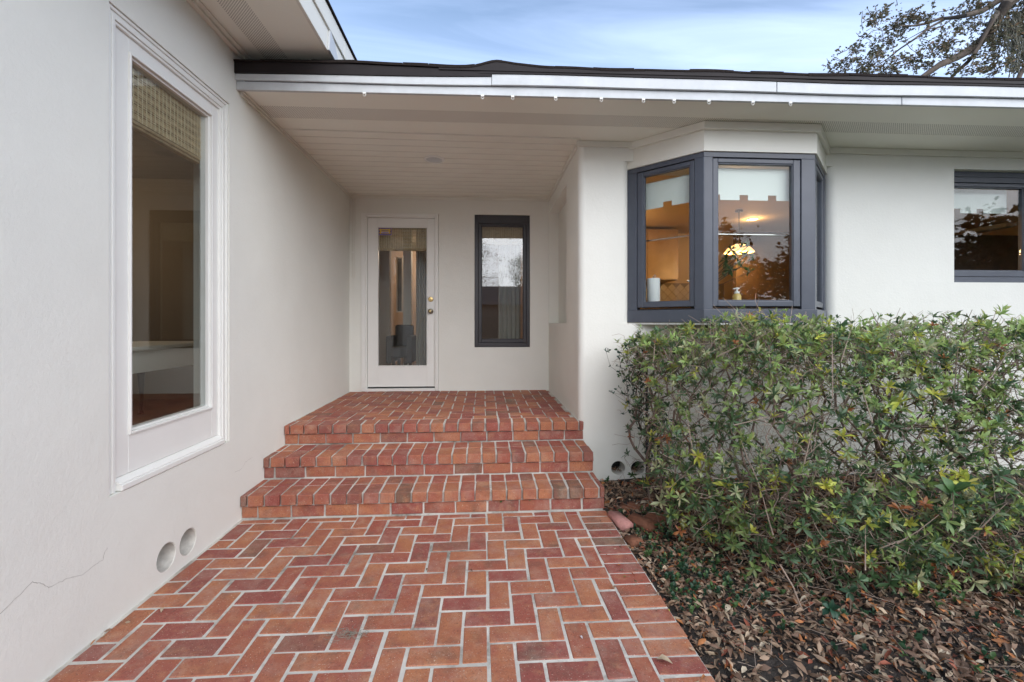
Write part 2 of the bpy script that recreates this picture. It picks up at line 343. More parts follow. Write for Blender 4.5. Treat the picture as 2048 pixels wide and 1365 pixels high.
# walkway
walk = MB(); walk.box(WX-.02, .852, -2.6, 3.10, -.14, -.0030)
walk = walk.build('walkway', M['mortar'], kind='structure')
near = []
cells = herring(WX+.012, .655, -2.5, 3.095, 0, .1085, 1)
far = MB()
for cx, cy, sx, sy in cells:
    if cy > 1.42: brick(walk, cx, cy, -H/2+.0, sx, sy, H)
    else: far.box(cx-sx/2, cx+sx/2, cy-sy/2, cy+sy/2, -H, 0)
y = 3.095
k = 0
while y > -2.5:
    cy = y-.0977/2
    if cy > 1.40: brick(walk, .756, cy, -H/2, .190+random.uniform(-.004, .004), .0875, H)
    else: far.box(.661, .851, cy-.044, cy+.044, -H, 0)
    y -= .0977
fo = far.build('bricks_near_camera', M['brick'], walk, bevel=.003, kind='stuff'); fo.name = 'brick_paving'
# steps: nosing course on a riser course, three times, then the landing
steps = MB()
SX0, SX1 = WX-.02, .845
tops = [(.16, 3.10, 3.42), (.32, 3.415, 3.76)]
steps.box(SX0, SX1-.005, 3.106, 3.42, -.12, .1555); steps.box(SX0, SX1-.005, 3.421, 3.765, -.12, .3155); steps.box(SX0, SX1-.005, 3.762, 3.775, -.12, .4755)
steps = steps.build('brick_steps', M['mortar'], kind='structure')
land = MB(); land.box(SX0, PX+.01, 3.775, BY+.02, .2, .4755)
land = land.build('porch_landing', M['mortar'], kind='structure')
def course(parent, y, ztop, pitch, h, depth, joint, nose):
    x = WX+.004; first = True
    while x < SX1-.02:
        w = pitch
        if first: w = pitch*random.choice((.35, .5)) if not nose else pitch*.42
        x2 = min(x+w, SX1+joint)
        brick(parent, (x+x2-joint)/2, y+depth/2, ztop-h/2, x2-x-joint, depth, h, tilt=.006)
        x = x2; first = False
for n_, (zt, y0, y1, pit) in enumerate(((.16, 3.10, 3.415, .1085), (.32, 3.415, 3.752, .1115), (.48, 3.752, 4.0, .1135))):
    course(steps, y0, zt-.078, .22, .075, .09, .011, False)
    course(steps, y0-.015, zt, pit, .070, .176, .0135, True)
    if n_ < 2: course(steps, y0+.173, zt, pit, .07, y1-y0-.178, .0135, True)
for cx, cy, sx, sy in herring(WX+.01, PX-.006, 3.752+.173, BY-.01, 0, .1085, 2, .0115): brick(land, cx, cy, FZ-H/2, sx, sy, H)
# ------------------------------------------------------------------ the house
house = empty('house', (0, 4.5, 0))
tag(house, 'white stucco house with a recessed brick porch and grey framed bay window', 'house')
HM = house.location.copy()
def hp(mb, name, m, **k):                 # a part of the house, in world coordinates
    o = mb.build(name, m, house, **k); o.location = -HM; return o
T = .22
# left wing wall (window opening Y 2.045..2.965, z .56..2.715)
w = MB(); w.box(WX-T, WX, -4, 5.9, -.3, .56); wl = hp(w, 'wall', M['stucco'])
cs = []
for (py_, pz_) in ((2.397, .118), (2.565, .114)):
    c = MB(); c.lathe([(.0705, -.21), (.0705, .02)], (WX, py_, pz_), 40, 'X'); cs.append(c.build('cutter', None))
wl.location = (0, 0, 0); wl.parent = None; bpy.context.view_layer.update(); cut(wl, cs); wl.parent = house; wl.location = -HM
w = MB(); w.box(WX-T, WX, -4, 2.045, .56, 2.715); w.box(WX-T, WX, 2.965, 5.9, .56, 2.715); w.box(WX-T, WX, -4, 5.9, 2.715, 3.3)
hp(w, 'wall', M['stucco'])
# porch back wall: door X -1.478..-.551 z..2.65 ; window -.111...577 z 1.01..2.65
w = MB(); Y0, Y1 = BY, BY+T
w.box(WX, -1.478, Y0, Y1, .2, 2.65); w.box(-.551, -.111, Y0, Y1, .2, 2.65); w.box(.577, PX, Y0, Y1, .2, 2.65); w.box(-.111, .577, Y0, Y1, .2, 1.01); w.box(WX, PX, Y0, Y1, 2.65, 2.95)
w.box(-1.478, -.551, Y0+.02, Y1, .2, .475)
hp(w, 'wall', M['stucco'])
# porch side wall + facade, one stucco skin in bands
w = MB()
r = .055
corner = [(PX, BY), *arc(PX+r, FY+r, r, 180, 270, 8)]
def band(x_end_pts, z0, z1, side='full'):
    w.prism(corner + x_end_pts + [(PX+T, FY+T), (PX+T, BY)], z0, z1)
rl = .07
end_l = [*arc(1.25-rl, FY+rl, rl, -90, 0, 6), (1.25, FY+T)]
end_f = [(7.5, FY), (7.5, FY+T)]
band(end_f, -.3, 1.31); hp(w, 'wall', M['stucco'], smooth=True); low = bpy.data.objects[-1] if False else None
lowwall = [o for o in house.children][-1]
cs = []
for (cx_, cz_) in ((1.150, .072), (1.322, .068), (2.555, .052), (2.735, .048)):
    c = MB(); c.lathe([(.0600, -.02), (.0600, .15)], (cx_, FY, cz_), 40, 'Y')
    c.v = [(x, 2*FY-y, z) for x, y, z in c.v]; cs.append(c.build('cutter', None))
lowwall.location = (0, 0, 0); lowwall.parent = None; bpy.context.view_layer.update(); cut(lowwall, cs); lowwall.parent = house; lowwall.location = -HM
w = MB()
w.prism([(PX, 4.33), *arc(PX+r, FY+r, r, 180, 270, 8), *end_l, (PX+T, FY+T), (PX+T, 4.33)], 1.31, 2.67)
w.box(.93, PX+T, 4.33, 5.50, 1.31, 2.67); w.box(PX, PX+T, 5.50, BY, 1.31, 2.67)
w.prism([(PX, BY), *arc(PX+r, FY+r, r, 180, 270, 8), *end_l, (PX+T, FY+T), (PX+T, BY)], 2.67, 2.70)
rr = arc(3.05+rl, FY+rl, rl, 180, 270, 6)
w.prism([*rr, (7.5, FY), (7.5, FY+T), (3.05, FY+T)], 1.31, 1.68)
w.prism([*rr, (4.225, FY), (4.225, FY+T), (3.05, FY+T)], 1.68, 2.70)
w.box(5.9, 7.5, FY, FY+T, 1.68, 2.70)
hp(w, 'wall', M['stucco'], smooth=True)
w = MB(); w.prism(corner + end_f + [(PX+T, FY+T), (PX+T, BY)], 2.70, 2.95); hp(w, 'wall', M['stucco'], smooth=True)
# pipe vents set in the walls
for (py_, pz_) in ((2.397, .118), (2.565, .114)):
    v = MB(); n = 32
    v.lathe([(.0700, -.208), (.0700, -.200)], (WX, py_, pz_), n, 'X'); hp(v, 'vent_pipe', M['hole'])
    v = MB(); b_ = 0; nn = 36
    for xx, rr_ in ((-.004, .0702), (-.004, .0665), (-.199, .0665), (-.199, .0702)):
        for k in range(nn): v.v.append((WX+xx, py_+rr_*math.cos(2*math.pi*k/nn), pz_+rr_*math.sin(2*math.pi*k/nn)))
    for i in range(4):
        for k in range(nn): v.f.append((i*nn+k, i*nn+(k+1) % nn, ((i+1) % 4)*nn+(k+1) % nn, ((i+1) % 4)*nn+k))
    hp(v, 'vent_pipe', mat('pipe_lining_shade', (.60, .58, .53), .7, bump=(60, .5, .003), var=(20, .3)), smooth=True)  # lining coloured darker to put the recess shade into the vents
for q, (cx_, cz_) in enumerate(((1.150, .072), (1.322, .068), (2.555, .052), (2.735, .048))):
    v = MB(); v.lathe([(.0595, -.01), (.0595, 0)], (0, 0, 0), 32, 'Y'); vp = v.build('vent_pipe', M['hole'], house, loc=Vector((cx_, FY+.14, cz_))-HM)
    s_ = MB()
    for i in range(7): s_.tube([(-.055+.018*i, -.016, -.055), (-.055+.018*i, -.016, .055)], .0008, 4)
    for i in range(7): s_.tube([(-.055, -.017, -.055+.018*i), (.055, -.017, -.055+.018*i)], .0008, 4)
    s_.build('vent_screen_dark', M['blackmetal'], vp)
# hairline cracks in the left wall
def ribbon(pts, wd, X):
    m = MB()
    for a, b in zip(pts[:-1], pts[1:]):
        d = (b-a).normalized(); n_ = Vector((0, -d.z, d.y))*wd*random.uniform(.5, 1.1)
        i = len(m.v); m.v += [(X, *(a-n_).yz), (X, *(b-n_).yz), (X, *(b+n_).yz), (X, *(a+n_).yz)]
        m.f.append((i, i+1, i+2, i+3))
    return m
def jag(pp, n=5):
    out = []
    for a, b in zip(pp[:-1], pp[1:]):
        for i in range(n): out.append(a.lerp(b, i/n)+Vector((0, random.uniform(-.003, .003), random.uniform(-.003, .003))))
    return out+[pp[-1]]
cp = jag([atX(*p, WX) for p in ((-40, 1250), (0, 1227), (65, 1165), (80, 1167), (97, 1174), (130, 1160), (150, 1153), (165, 1150), (190, 1130), (205, 1120), (207, 1110), (214, 1096))])
hp(ribbon(cp, .0007, WX+.0012), 'crack', M['crack'])
cp = jag([atX(*p, WX) for p in ((470, 945), (484, 938), (490, 925), (505, 915))]); hp(ribbon(cp, .0006, WX+.0012), 'crack', M['crack'])
# --- eaves and ceilings
EL, ER = (-1.62, 3.055), (7.5, 2.885)      # eave line in plan
def ey(x): return EL[1]+(ER[1]-EL[1])*(x-EL[0])/(ER[0]-EL[0])
def sheet(name, pts, z, m, t=.012, uvs=None):
    o = MB().prism(pts, z, z+t); return hp(o, name, m)
VS0, VS1, PC = 3.285, 3.475, 3.70
sheet('soffit', [(WX, ey(WX)), (7.5, ey(7.5)), (7.5, VS0-.05), (WX, VS0)], SZ, M['soffit'])
o = sheet('soffit', [(WX, VS0), (7.5, VS0-.05), (7.5, VS1-.05), (WX, VS1)], SZ+.0015, M['perf'], .01)
def uvxy(o, ix, iy, s):
    me = o.data; u = me.uv_layers.new(name='UVMap')
    for l in me.loops: c = me.vertices[l.vertex_index].co; u.data[l.index].uv = ((c[ix]+c[iy])*s, (c[ix]-c[iy])*s)
uvxy(o, 0, 1, 62)
sheet('soffit', [(WX, VS1), (7.5, VS1-.05), (7.5, FY+.1), (PX+.02, FY+.1), (PX, PC), (WX, PC-.035)], SZ, M['soffit'])
pc = empty('porch_ceiling', (0, 0, 0), 0, house); pc.location = Vector((0, 0, SZ))-HM
MB().prism([(WX, PC-.035), (PX, PC), (PX, BY), (WX, BY)], .016, .03).build('backing', M['gasket'], pc)
yy = PC; n = 0
while yy < BY-.03:
    y1 = min(yy+.1345, BY); sl_ = -.035*(1-(yy-PC)/(BY-PC)); sl2 = -.035*(1-(y1-PC)/(BY-PC))
    MB().prism([(WX, yy+sl_+.002), (PX, yy+.002), (PX, y1-.003), (WX, y1+sl2-.003)], random.uniform(0, .0006), .014).build('plank', M['soffit'], pc, bevel=.003)
    if y1 < BY-.02: MB().prism([(WX+.03, y1+sl2-.0055), (PX-.02, y1-.0055), (PX-.02, y1+.0025), (WX+.03, y1+sl2+.0025)], -.0045, .004).build('bead', M['trim'], pc)  # raised strip added at each joint so its edge catches light
    yy = y1; n += 1
MB().prism([(WX, PC-.043), (PX, PC-.008), (PX, PC+.004), (WX, PC-.031)], SZ-.006, SZ-.0003) and None
t_ = MB(); t_.prism([(WX, PC-.045), (PX, PC-.010), (PX, PC+.005), (WX, PC-.03)], SZ-.008, SZ-.0004); hp(t_, 'ceiling_trim', M['trim'])
def lip(y0, y1, x0, x1, z0=SZ-.048, z1=SZ-.001):
    t_ = MB(); t_.box(x0, x1, y0, y1, z0, z1); return hp(t_, 'ceiling_trim', M['trim'], bevel=.004)
lip(3.085, BY-.022, WX+.0005, WX+.016, SZ-.030); lip(3.085, BY-.022, WX+.016, WX+.030, SZ-.013)
lip(BY-.020, BY-.0005, WX+.001, PX-.001, SZ-.04)
lip(FY+.06, BY-.021, PX-.018, PX-.0005, SZ-.04)
lip(FY-.022, FY-.0005, PX-.02, 1.29); lip(FY-.022, FY-.0005, 3.04, 7.4, SZ-.055)
# ceiling light
cl = empty('ceiling_light', (0, 0, 0), 0, house); cl.location = Vector((-.465, 4.255, SZ))-HM
MB().lathe([(.098, 0), (.100, -.003), (.096, -.009), (.078, -.012), (.076, -.004)], n=36).build('trim_ring', M['white'], cl, smooth=True)
MB().lathe([(.0755, -.004), (.05, -.008), (.001, -.009)], n=32).build('lens', M['lens'], cl, smooth=True)
# fascia: lower board, upper board slightly proud, dark drip edge above
def along(y_off0, y_off1, z0f, z1f, x0, x1, n=24):
    m = MB(); b = None
    for i in range(n+1):
        x = x0+(x1-x0)*i/n; e = ey(x); a = len(m.v)
        m.v += [(x, e+y_off0, z0f(x)), (x, e+y_off1, z0f(x)), (x, e+y_off1, z1f(x)), (x, e+y_off0, z1f(x))]
        if i:
            p = a-4
            for q in range(4): m.f.append((p+q, p+(q+1) % 4, a+(q+1) % 4, a+q))
        else: m.f.append((a, a+1, a+2, a+3))
    m.f.append((a, a+1, a+2, a+3)); return m
XS = at(983, 165, 3.02).x
sag = lambda x: .004*math.sin(x*1.9)+.002*math.sin(x*4.3)
hp(along(-.012, .012, lambda x: SZ-.012, lambda x: SZ+.044+sag(x), WX+.001, at(1805, 200, 2.95).x), 'fascia_board', M['gutter'], bevel=.002)
hp(along(-.012, .012, lambda x: SZ-.012, lambda x: SZ+.044+sag(x), at(1807, 200, 2.95).x, 7.5), 'fascia_board', M['gutter'], bevel=.002)
def zdrip(x): return SZ+.083+max(0, .02*(x-WX))*.3 if x < XS else SZ+.118+sag(x)
hp(along(-.030, -.0125, lambda x: SZ+.046+sag(x), lambda x: SZ+.084+.010*(x-WX)+sag(x), WX+.001, XS), 'fascia_board', M['gutter'], bevel=.002)
hp(along(-.034, -.0125, lambda x: SZ+.046+sag(x), lambda x: SZ+.116+sag(x), XS+.002, at(1550, 185, 2.97).x), 'fascia_board', M['gutter'], bevel=.002)
hp(along(-.034, -.0125, lambda x: SZ+.046+sag(x), lambda x: SZ+.116+sag(x), at(1551.5, 185, 2.97).x, 7.5), 'fascia_board', M['gutter'], bevel=.002)
# drip edge: dark bent metal left of the joint, rising over the board right of it
de = hp(along(-.038, -.010, lambda x: SZ+.086+.010*(x-WX)+sag(x), lambda x: SZ+.165+sag(x)-.03*max(0, x+1)/1.6, WX+.001, XS), 'drip_edge', M['dripedge'])
hp(along(-.040, -.010, lambda x: SZ+.118+sag(x), lambda x: SZ+.135+sag(x), XS-.08, 7.5, 40), 'drip_edge', M['dripedge'])
# roof deck and shingle courses
SL = math.tan(R(14))
roof = empty('roof', (0, 0, 0), 0, house); roof.location = Vector((0, 0, 0))-HM
rd = MB(); nR = 2
def rp_(x, d, dz=0): return (x, ey(x)+d, SZ+.135+dz+d*SL)
rd.v = [rp_(WX+.001, -.02), rp_(7.6, -.02), (7.6, 9.5, SZ+.14+6.5*SL), (WX+.001, 9.5, SZ+.14+6.5*SL), rp_(WX+.001, .02, -.06), rp_(7.6, .02, -.06), (7.6, 9.5, SZ+.08+6.5*SL), (WX+.001, 9.5, SZ+.08+6.5*SL)]
rd.f = [(0, 1, 2, 3), (7, 6, 5, 4), (0, 4, 5, 1), (1, 5, 6, 2), (2, 6, 7, 3), (3, 7, 4, 0)]
rd.build('roof_deck', M['shingle'], roof)
def hump(x):                               # the lifted shingles by the metal joint
    c = at(990, 140, 3.0).x; d = (x-c)
    return .030*math.exp(-(d/.10)**2) + (.014*math.exp(-((d-.16)/.14)**2)) - .008*math.exp(-((d+.3)/.2)**2) + .0035*math.sin(x*5.1)+.002*math.sin(x*13)
shm = {}
def shingle(x, wdt, d, lift, th=.012):
    m = MB(); n = 5; y = ey(x)
    for i in range(n+1):
        xx = x+wdt*i/n; h_ = (hump(xx)*max(0, 1-d/.5)); a = len(m.v); e = ey(xx)
        zf = SZ+.158+lift+d*SL+h_; zb = zf+.14*SL
        m.v += [(xx, e-.048+d, zf), (xx, e-.048+d+.16, zb), (xx, e-.048+d+.16, zb+th), (xx, e-.048+d, zf+th)]
        if i:
            p = a-4
            for q in range(4): m.f.append((p+q, p+(q+1) % 4, a+(q+1) % 4, a+q))
        else: m.f.append((a, a+3, a+2, a+1))
    m.f.append((a, a+1, a+2, a+3)); m.build('shingle', M['shingle'], roof)
x = WX+.002
while x < 5.2:
    wd = random.uniform(.26, .32); shingle(x, wd-.004, 0, random.uniform(0, .004) if x > .1 else random.uniform(0, .001)); x += wd
x = WX+.15
while x < 5.2:
    wd = random.uniform(.16, .34); shingle(x, wd-.004, .045, .012+random.uniform(0, .009), .016); x += wd+random.choice((0, 0, .12))
hp(along(-.045, .1, lambda x: SZ+.136, lambda x: SZ+.160+hump(x)+sag(x)*.5, XS-.35, 7.5, 60), 'underlayment', M['dripedge'])
# gable return / left wing eave
LZ = 3.105; LX = -1.035
o = MB(); o.box(WX, -1.48, -4, 5.2, LZ, LZ+.012); o.box(-1.32, LX, -4, 5.2, LZ, LZ+.012); hp(o, 'soffit', M['soffit'])
o = MB(); o.box(-1.48, -1.32, -4, 5.2, LZ+.001, LZ+.012); o = hp(o, 'soffit', M['perf']); uvxy(o, 0, 1, 62)
o = MB(); o.box(WX, WX+.03, -4, 5.2, LZ-.03, LZ-.001); o.box(WX+.03, WX+.055, -4, 5.2, LZ-.014, LZ-.001); hp(o, 'ceiling_trim', M['trim'], bevel=.003)
def lf(z0, z1, x0, x1, y0=-4, y1=5.2, m='trim', n='fascia_board'):
    o = MB(); o.box(x0, x1, y0, y1, z0, z1); return hp(o, n, M[m], bevel=.003)
lf(LZ-.012, LZ+.13, LX, LX+.02, y1=3.02); lf(LZ-.012, LZ+.13, LX, LX+.02, y0=3.023)
lf(LZ+.132, LZ+.262, LX+.012, LX+.032, y1=3.30); lf(LZ+.132, LZ+.262, LX+.012, LX+.032, y0=3.303)
lf(LZ+.264, LZ+.280, LX+.0, LX+.045, m='shingle', n='drip_edge')
o = MB(); o.v = [(LX+.021, 2.98, LZ-.010), (LX+.021, 3.16, LZ-.010), (LX+.021, 3.16, LZ+.02), (LX+.021, 3.08, LZ+.10), (LX+.021, 3.0, LZ+.128)] + [(LX+.034, 2.98, LZ-.010), (LX+.034, 3.16, LZ-.010), (LX+.034, 3.16, LZ+.02), (LX+.034, 3.08, LZ+.10), (LX+.034, 3.0, LZ+.128)]
o.f = [(0, 1, 2, 3, 4), (9, 8, 7, 6, 5)] + [(i, (i+1) % 5, 5+(i+1) % 5, 5+i) for i in range(5)]; hp(o, 'kickout_flashing', M['gutter'])
o = MB(); o.v = [(-6, -4, LZ+.9), (LX+.03, -4, LZ+.272), (LX+.03, 9.5, LZ+.272), (-6, 9.5, LZ+.9+1.0), (-6, -4, LZ+.2), (LX, -4, LZ+.2), (LX, 9.5, LZ+.2), (-6, 9.5, LZ+.2)]
o.f = [(0, 1, 2, 3), (4, 7, 6, 5), (0, 4, 5, 1), (1, 5, 6, 2), (2, 6, 7, 3), (3, 7, 4, 0)]; hp(o, 'roof', M['shingle'])
o = MB(); o.box(LX, LX+.012, 5.2, 9.5, LZ-.2, LZ+.262); hp(o, 'fascia_board', M['trim'])
# ------------------------------------------------------------------ windows
def window(name, loc, rz, outer, sash, gl, m, depth=.09, label=None, glass='glass', proud=0, gask='gasket', parent=None):
    """rectangles (x0,x1,z0,z1) in a local plane whose outside faces -Y"""
    wdw = parent or empty(name, Vector(loc)-HM, rz, house)
    if label: wdw['label'] = label
    MB().ring(outer, sash, -proud, depth).build('frame', m, wdw, bevel=.0025)
    a = .0035; s2 = (sash[0]+a, sash[1]-a, sash[2]+a, sash[3]-a); g2 = (gl[0]-.008, gl[1]+.008, gl[2]-.008, gl[3]+.008)
    MB().ring(sash, s2, .018, .06).build('gasket', M[gask], wdw)
    MB().ring(s2, g2, .008-proud*.5, .055).build('sash', m, wdw, bevel=.004)
    MB().ring(g2, gl, .016, .05).build('glazing_bead', m, wdw, bevel=.002)
    MB().box(gl[0]+.0005, gl[1]-.0005, .030, .035, gl[2]+.0005, gl[3]-.0005).build('glass', M[glass], wdw)
    return wdw
# narrow window on the porch
nw = window('window', (0, BY+.012, 0), 0, (-.109, .575, 1.012, 2.648), (-.064, .536, 1.065, 2.545), (-.018, .489, 1.116, 2.508), M['frame_dark'], glass='glass2')
MB().box(-.125, .590, BY-.012, BY-.0005, .985, 1.008)
# right window
rw = window('window', (0, FY+.055, 0), 0, (4.226, 5.898, 1.681, 2.65), (4.245, 5.88, 1.735, 2.60), (4.270, 4.98, 1.80, 2.555), M['frame'])
MB().box(4.226, 5.898, .0, .09, 2.652, 2.699).build('head_frame', M['frame'], rw)
MB().box(4.985, 5.87, .012, .05, 1.74, 2.598).build('mullion', M['frame'], rw)
# white fixed window in the left wall: casing, stiles, bead, sill
lw_ = empty('window', Vector((WX, 0, 0))-HM, R(90), house)
def lwring(o_, i_, y0, y1, nm, m='white', bev=.003): return MB().ring(o_, i_, y0, y1).build(nm, M[m], lw_, bevel=bev)
# local x = world Y, local -y = world +X  => y positive goes into the wall
def lwU(a, b, y0):
    m_ = MB(); m_.box(a[0], b[0], y0, .10, .5625, a[2]); m_.box(b[1], a[1], y0, .10, .5625, a[2]); m_.box(b[0], b[1], y0, .10, b[2], a[2]); return m_.build('casing', M['white'], lw_, bevel=.003)
lwU((2.047, 2.963, 2.713), (2.062, 2.948, 2.698), .008); lwU((2.062, 2.948, 2.698), (2.078, 2.932, 2.682), .016)
lwU((2.078, 2.932, 2.682), (2.094, 2.916, 2.666), .012); lwU((2.094, 2.916, 2.666), (2.108, 2.902, 2.652), .020)
lwring((2.108, 2.902, .616, 2.652), (2.195, 2.838, .795, 2.585), .034, .09, 'sash')
lwring((2.195, 2.838, .795, 2.585), (2.207, 2.826, .807, 2.573), .024, .09, 'glazing_bead')
lwring((2.207, 2.826, .807, 2.573), (2.218, 2.815, .818, 2.562), .040, .09, 'glazing_bead')
MB().box(2.219, 2.814, .058, .064, .819, 2.561).build('glass', M['glass2'], lw_)
o = MB(); o.prism([(2.109, -.006), (2.901, -.006), (2.901, .099), (2.109, .099)], .563, .590)
o.build('sill', M['white'], lw_, bevel=.004)
o = MB(); o.v = [(2.109, .004, .5905), (2.901, .004, .5905), (2.901, .099, .5905), (2.109, .099, .5905), (2.109, .004, .596), (2.901, .004, .596), (2.901, .033, .615), (2.109, .033, .615), (2.901, .099, .615), (2.109, .099, .615)]
o.f = [(0, 3, 2, 1), (0, 1, 5, 4), (4, 5, 6, 7), (7, 6, 8, 9), (1, 2, 8, 6, 5), (0, 4, 7, 9, 3), (2, 3, 9, 8)]; o.build('sill', M['white'], lw_)
# bay window
bay = empty('bay_window', Vector((2.15, 3.36, 0))-HM, 0, house); BM_ = Vector((2.15, 3.36, 0))
def bp(mb, name, m, bevel=.003): o = mb.build(name, M[m], bay, bevel=bevel); o.location = -BM_; return o
BL, BA, BB, BRr = (1.245, 3.815), (1.70, 3.352), (2.60, 3.352), (3.055, 3.815)
def plan(off, pts=(BL, BA, BB, BRr)):
    # offset of the three-sided line outwards by off
    out = []
    for i, p in enumerate(pts):
        ns = []
        for a, b in ((i-1, i), (i, i+1)):
            if a >= 0 and b < len(pts):
                d = Vector((pts[b][0]-pts[a][0], pts[b][1]-pts[a][1])).normalized(); ns.append(Vector((d.y, -d.x)))
        n_ = ns[0] if len(ns) == 1 else (ns[0]+ns[1]).normalized()
        k = 1 if len(ns) == 1 else 1/n_.dot(ns[0])
        out.append((p[0]+n_.x*off*k, p[1]+n_.y*off*k))
    return out
def shell(o1, o2, z0, z1, ends=(0, 0)):
    a = plan(o1); b = plan(o2); return MB().prism(a+b[::-1], z0, z1)
hdr = MB().prism(plan(.012)+[(3.055, 3.93), (1.245, 3.93)], 2.642, SZ-.002); bp(hdr, 'header', 'trim', 0)
bp(shell(.042, .0125, 2.80, SZ-.001), 'header_trim', 'trim', .003)
bp(shell(-.002, -.075, 2.601, 2.640), 'frame', 'frame', .002)
bp(shell(.014, -.08, 1.318, 1.420), 'base', 'frame', .004)
bp(MB().prism(plan(.0)+[(3.03, 3.93), (1.27, 3.93)], 1.302, 1.317), 'base_board', 'white', 0)
# sill board inside
bp(MB().prism(plan(-.085)+[(3.05, 4.4), (1.25, 4.4)], 1.452, 1.478), 'sill', 'counter', .004)
def facewin(A, B, u0, u1, g0, g1, gz, zs, name='sash'):
    d = Vector((B[0]-A[0], B[1]-A[1])); L_ = d.length; rz = math.atan2(d.y, d.x)
    e = empty('casement_window', Vector((A[0], A[1], 0))-BM_, rz, bay)
    return e, L_
# posts as plan polygons, sashes as rings turned into each face
for A, B, (u0, u1), (g0, g1), lab in ((BL, BA, (.088, .575), (.155, .530), 0), (BA, BB, (.070, .788), (.123, .718), 1), (BB, BRr, (.075, .575), (.12, .512), 2)):
    d = Vector((B[0]-A[0], B[1]-A[1])); L_ = d.length; rz = math.atan2(d.y, d.x); loc = Vector((A[0], A[1], 0))-BM_
    def q(mb, n_, m, bev=.003): return mb.build(n_, M[m], bay, loc=loc, rz=rz, bevel=bev)
    c0 = 0.0 if lab == 0 else .006; c1 = L_ if lab == 2 else L_-.006
    q(MB().box(c0, u0, .0, .055, 1.4205, 2.6005), 'post', 'frame'); q(MB().box(u1, c1, .0, .055, 1.4205, 2.6005), 'post', 'frame')
    q(MB().ring((u0, u1, 1.421, 2.6), (u0+.004, u1-.004, 1.432, 2.596), .02, .06), 'gasket', 'gasket', 0)
    q(MB().ring((u0+.004, u1-.004, 1.444, 2.594), (g0-.008, g1+.008, 1.487, 2.560), .006, .05), 'sash', 'frame', .005)
    q(MB().ring((g0-.008, g1+.008, 1.487, 2.560), (g0, g1, 1.495, 2.552), .014, .046), 'glazing_bead', 'frame', .002)
    q(MB().box(g0+.0005, g1-.0005, .028, .033, 1.4955, 2.5515), 'glass', 'glass', 0)
for p in (BA, BB):
    sgn = -1 if p == BA else 1
    c = [(p[0]+.000*sgn, p[1]-.002), (p[0]+sgn*.0, p[1]+.05), (p[0]-sgn*.03, p[1]+.04)]
    bp(MB().lathe([(.012, 1.4208), (.012, 2.6)], (p[0]-sgn*.004, p[1]+.0125, 0), 10), 'post', 'frame', 0)
# ------------------------------------------------------------------ door
door = empty('door', Vector((-1.015, BY, FZ))-HM, 0, house); DM = Vector((-1.015, BY, FZ))
def dp(mb, name, m, bevel=.003, smooth=False): o = mb.build(name, M[m] if isinstance(m, str) else m, door, bevel=bevel, smooth=smooth); o.location = -DM; return o
def u3(mb, x0, x1, xi0, xi1, z1, zi, y0, y1):
    mb.box(x0, xi0, y0, y1, FZ+.002, z1); mb.box(xi1, x1, y0, y1, FZ+.002, z1); mb.box(xi0, xi1, y0, y1, zi, z1); return mb
dp(u3(MB(), -1.476, -.553, -1.430, -.580, 2.648, 2.612, BY-.018, BY+.10), 'casing', 'white')
dp(u3(MB(), -1.430, -.580, -1.412, -.596, 2.612, 2.597, BY-.006, BY+.10), 'casing', 'white')
dp(MB().ring((-1.409, -.599, .530, 2.594), (-1.289, -.689, .783, 2.486), BY+.020, BY+.065), 'door_slab', 'white')
dp(MB().ring((-1.289, -.689, .783, 2.486), (-1.281, -.697, .791, 2.478), BY+.012, BY+.06), 'glazing_bead', 'white', .002)
dp(MB().box(-1.2805, -.6975, BY+.035, BY+.041, .7915, 2.4775), 'glass', 'glass3', 0)
dp(MB().box(-1.4095, -.5985, BY+.03, BY+.06, .514, .529), 'door_sweep', 'gasket', 0)
dp(MB().box(-1.43, -.585, BY-.03, BY+.10, FZ+.001, .512), 'threshold', 'white', .004)
dp(MB().lathe([(.031, .0), (.031, .006), (.026, .012), (.017, .013), (.016, .020), (.001, .021)], (-.648, BY+.020, 1.602), 24, 'Y'), 'deadbolt', 'brass', 0, True)
dp(MB().box(-.650, -.646, BY-.0025, BY-.0008, 1.594, 1.61), 'keyway', 'gasket', 0)
dp(MB().lathe([(.032, .0), (.032, .005), (.022, .010), (.013, .014), (.012, .030), (.026, .038), (.030, .050), (.026, .062), (.012, .066), (.001, .066)], (-.648, BY+.020, 1.455), 24, 'Y'), 'knob', 'brass_dark', 0, True)
dp(MB().lathe([(.011, .066), (.010, .068), (.001, .068)], (-.648, BY+.020, 1.455), 16, 'Y'), 'keyway', 'brass', 0, True)
SK = 2.05; stk = empty('security_sticker', tuple(at(770, 463.5, BY+.0335))); tag(stk, 'small blue and yellow alarm sticker in the top left corner of the door glass', 'sticker')
MB().box(-.040, .040, -.0012, 0, -.022, .022).build('border', M['lilac'], stk)
MB().box(-.037, .037, -.0020, -.0012, -.019, .019).build('backing', M['blue'], stk)
MB().prism([(0, 0)]*0+[(-.030, -.0030), (.030, -.0030), (.030, -.0021), (-.030, -.0021)], -.012, .014).build('panel', M['yellow'], stk)
s_ = MB(); s_.lathe([(.006, .0031), (.006, .0022)], (-.028, 0, .010), 12, 'Y'); s_.lathe([(.006, .0031), (.006, .0022)], (.028, 0, .010), 12, 'Y'); s_.lathe([(.006, .0031), (.006, .0022)], (-.028, 0, -.008), 12, 'Y'); s_.lathe([(.006, .0031), (.006, .0022)], (.028, 0, -.008), 12, 'Y'); s_.build('corner_scroll', M['yellow'], stk)
s_ = MB(); s_.box(-.020, .020, -.0038, -.0031, .002, .006); s_.build('text_bar', M['blue'], stk)
s_ = MB(); s_.box(-.022, .022, -.0038, -.0031, -.010, -.002); s_.build('text_bar', M['lilac'], stk)
